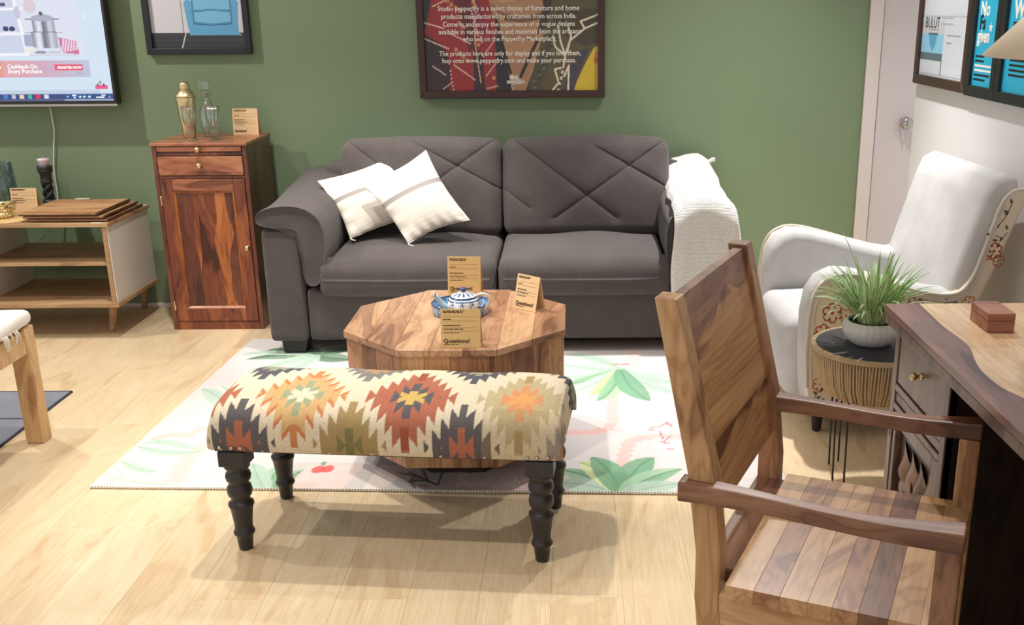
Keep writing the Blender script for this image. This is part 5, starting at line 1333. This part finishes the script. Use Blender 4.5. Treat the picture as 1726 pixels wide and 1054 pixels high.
cbox('stile', -.009, .009, hw-.022, hw, -.21, .216, M['desk_body'], dd, .002); cbox('stile', -.009, .009, -hw, -hw+.045, -.21, .216, M['desk_body'], dd, .002)
cbox('cross_rail', -.009, .009, -hw+.045, hw-.022, .180, .216, M['desk_body'], dd, .002); cbox('cross_rail', -.009, .009, -hw+.045, hw-.022, -.21, -.164, M['desk_body'], dd, .002)
cbox('door_panel', .006, .010, -hw+.045, hw-.022, -.164, .180, M['desk_deep'], dd, .0)
# carved leaves: twisted lens shapes in staggered rows
def leaf_carve():
    vs, fs = [], []; n, m_ = 10, 6; Wc, Hc = .078, .118
    for i in range(n+1):
        t_ = i/n; z = -Hc/2+Hc*t_; w_ = Wc/2*math.sin(PI*t_)**.8*.96+.0005; mid = .010*math.sin(2*PI*t_)
        for j in range(m_+1):
            s_ = -1+2*j/m_; tw_ = math.cos(PI*t_)
            vs.append((.004-.007*math.sin(PI*t_)*(1-s_*s_)**.5-.008*(s_*(1 if t_ < .5 else -1)*math.sin(2*PI*(t_ if t_ < .5 else 1-t_))), mid+w_*s_, z))
    for i in range(n):
        for j in range(m_): a = i*(m_+1)+j; fs.append((a, a+1, a+m_+2, a+m_+1))
    return mesh('carved_leaf', vs, fs, True)
lc = leaf_carve(); lc.materials.append(M['nat_mid_z'])
lc.materials[0] = wood('carved_wood', (92, 62, 50), (134, 98, 80), (160, 124, 104), 2, .4, .1, .6)
for r_ in range(6):
    for c_ in range(5):
        yy = -.10+c_*.064+(.032 if r_ % 2 else 0); zz = -.135+r_*.058
        if yy > hw-.048 or yy < -hw+.068 or abs(zz-.008) > .135: continue
        ob('carved_leaf', lc, None, dd, (.0015, yy, zz), (0.35*(1 if r_ % 2 else -1), 0, 0))
box('slot', X(PXF)-.0008, X(PXF)+.004, Y(y1)-.019, Y(y1)-.011, .405, .475, M['wire'], dk, 0)
# small wooden box on the desk
wb = thing('wooden_box', 'small lidded rosewood box on the pale desk top', 'box', (1.009, -2.965, .7602), math.radians(0))
bw, bd_ = .0325, .056
box('base', -bw, bw, -bd_, bd_, 0, .027, M['walnut_box'], wb, .001); box('lid', -bw, bw, -bd_, bd_, .0278, .046, M['walnut_box'], wb, .001)
box('inner_lip', -bw+.003, bw-.003, -bd_+.003, bd_-.003, .02, .034, M['desk_deep'], wb, 0)
# ================================================================== PENDANT LAMP
lp = thing('pendant_lamp', 'cream cone pendant lampshade hanging over the desk, cut by the right edge', 'lamp', (1.128, -3.2, 1.400))
o = lathe('lamp_shade', [(.281, 0), (.283, .002), (.06, .232), (.058, .232), (.279, .002), (.281, 0)], M['shade'], lp, n=64)
tube('cord', [(0, 0, .225), (0, 0, 1.5)], .003, M['wire'], lp, 8); lathe('cap', [(.062, .228), (.062, .236), (.02, .25), (.0001, .25)], M['brass'], lp, n=32); lathe('bulb', [(.015, .2), (.03, .16), (.034, .13), (.02, .10), (.0001, .095)], M['pot'], lp, n=24)

# ================================================================== FRAMES ON THE RIGHT WALL (root looks to -x: local x runs towards the camera)
def wall_frame(label, ya, yb_, z0, z1, bw, pl0, pl1, pz0):
    root = thing('wall_frame', label, 'picture frame', (1.5875, ya, z0), -PI/2, 'frames on the white right wall')
    L = ya-yb_
    frame(root, 0, L, 0, z1-z0, bw, 0, .026, M['brown_frame'] if 'white' in label else M['black_frame'])
    return root
f1 = wall_frame('dark framed white sheet with a bowl drawing, farthest along the right wall', -.425, -1.085, 1.165, 1.75, .042, 0, 0, 0)
a = Paint(.60, .52, .004, (216, 222, 232))
a.rect(.0, .262, .60, .265, (160, 168, 178))
a.rect(.012, .11, .30, .19, (150, 206, 236)); a.rect(.012, .19, .30, .245, (206, 206, 212)); a.rect(.012, .08, .30, .11, (92, 110, 124)); a.rect(.292, .02, .30, .09, (92, 110, 124))
a.poly([(.10, .195), (.225, .195), (.20, .14), (.165, .118), (.13, .14)], (84, 168, 206)); a.rect(.10, .185, .225, .192, (70, 90, 110)); a.rect(.10, .205, .225, .21, (110, 130, 150))
for i in range(5):
    for j in range(4): a.stroke([(.37+.045*j+.018*math.cos(q), .08+.045*i+.018*math.sin(q)) for q in np.linspace(0, 2*PI, 12)], .0016, (200, 204, 210))
a.rect(.30, .40, .60, .435, (98, 116, 128)); a.rect(.296, .345, .304, .44, (98, 116, 128)); a.rect(.06, .335, .60, .338, (170, 176, 184)); a.rect(.04, .02, .58, .022, (170, 176, 184))
for i in range(3): a.stroke([(.12+.06*i+.02*math.cos(q), .40+.02*math.sin(q)) for q in np.linspace(0, 2*PI, 12)], .002, (196, 200, 206))
a.build('print', lambda A, B: (A+.028, 0*A-.012, B+.03), pp, f1)
text('heading', 'BULUT', .066, M['black_frame'], f1, (.075, -.0125, .245), XZ, sx=.95, extrude=.0003)
for z, l_ in ((.285, .14), (.26, .15)): box('small_print', .285, .285+l_, -.0126, -.012, z, z+.008, plain('grey_print', (176, 182, 190), .8), f1, 0)
box('small_print', .37, .53, -.0126, -.012, .215, .22, plain('grey_print', (150, 156, 166), .8), f1, 0); box('small_print', .37, .43, -.0126, -.012, .185, .19, plain('grey_print', (150, 156, 166), .8), f1, 0)
def blue_frame(label, ya, yb_, p0, p1):
    r_ = wall_frame(label, ya, yb_, 1.160, 1.75, p0, 0, 0, 0)
    box('print', p0-.004, p1+.004, -.012, -.010, .030, .58, plain('pale_mount', (190, 226, 240), .4), r_, 0)
    box('print', p0, p1, -.013, -.011, .037, .58, M.setdefault('cyan', plain('cyan_print', (40, 184, 226), .35, Coat_Weight=.3)), r_, 0)
    return r_
f2 = blue_frame('dark framed blue print reading No Fs given, second along the right wall', -1.0875, -1.3925, .043, .262)
for body, x, z, s_, mt in (('No', .068, .305, .074, 'white_ink'), ('Fs', .070, .255, .074, 'black_frame'), ('given', .060, .207, .070, 'white_ink')): text('lettering', body, s_, M[mt], f2, (x, -.0135, z), XZ, sx=.95 if body != 'given' else .86, extrude=.0004, bold=.002)
for i in range(6): box('small_print', .06, .06+[.09, .09, .17, .17, .16, .12][i], -.0134, -.013, .150-.0175*i, .158-.0175*i, M['white_ink' if i in (2, 3) else 'black_frame'], f2, 0)
bm = bmesh.new()
for k in range(10):
    a_ = PI*k/5+.3; r0 = .022 if k % 2 == 0 else .009
    bm.verts.new((.185+r0*math.cos(a_), -.0134, .262+r0*math.sin(a_)))
bm.faces.new(bm.verts[:]); ob('star_mark', from_bm('star_mark', bm), M['white_ink'], f2)
f3 = blue_frame('dark framed blue print partly hidden by the cream lampshade, nearest on the right wall', -1.395, -2.05, .04, .60)
for body, x, z, mt in (('We', .085, .300, 'white_ink'), ('F', .085, .225, 'black_frame')): text('lettering', body, .085, M[mt], f3, (x, -.0135, z), XZ, extrude=.0004, bold=.003)
for i in range(4): box('small_print', .09, .34-.03*i, -.0134, -.013, .150-.0175*i, .158-.0175*i, M['black_frame'], f3, 0)

# ================================================================== STOOL (left edge)
sto = thing('wooden_stool', 'pale wooden stool with frayed white cushion top, at the left edge', 'stool', (-2.24, -2.1, 0))
def X(x): return x+2.24
def Y(y): return y+2.1
for x, y in ((-1.977, -1.835), (-1.977, -2.365), (-2.50, -1.835), (-2.50, -2.365)):
    cbox('leg', X(x)-.033, X(x)+.033, Y(y)-.030, Y(y)+.030, .0 if x > -2.2 else .008, .437, M['mango'], sto, .004)
for y in (-1.835, -2.365): cbox('rail', X(-2.467), X(-2.01), Y(y)-.014, Y(y)+.014, .345, .437, M['mango'], sto, .003)
for x in (-1.962, -2.515): cbox('rail', X(x)-.013, X(x)+.013, Y(-2.335), Y(-1.865), .345, .430, M['mango'], sto, .003)
soft('cushion', X(-2.54), X(-1.938), Y(-2.405), Y(-1.798), .438, .492, .026, M['cream'], sto, n=44, puff=(0, 0, .022), wob=.005)
rs = random.Random(5)
for k in range(9):
    y = -1.95-.02*rs.random()*k; p = Vector((X(-1.936), Y(-1.98)+rs.uniform(-.05, .05) if k > 2 else Y(-2.02)+.008*k, .455))
    tube('loose_thread', [p, p+Vector((.006, .002, -.015)), p+Vector((.004, rs.uniform(-.01, .01), -.03-.03*rs.random()))], .0022, M['cream'], sto, 5)
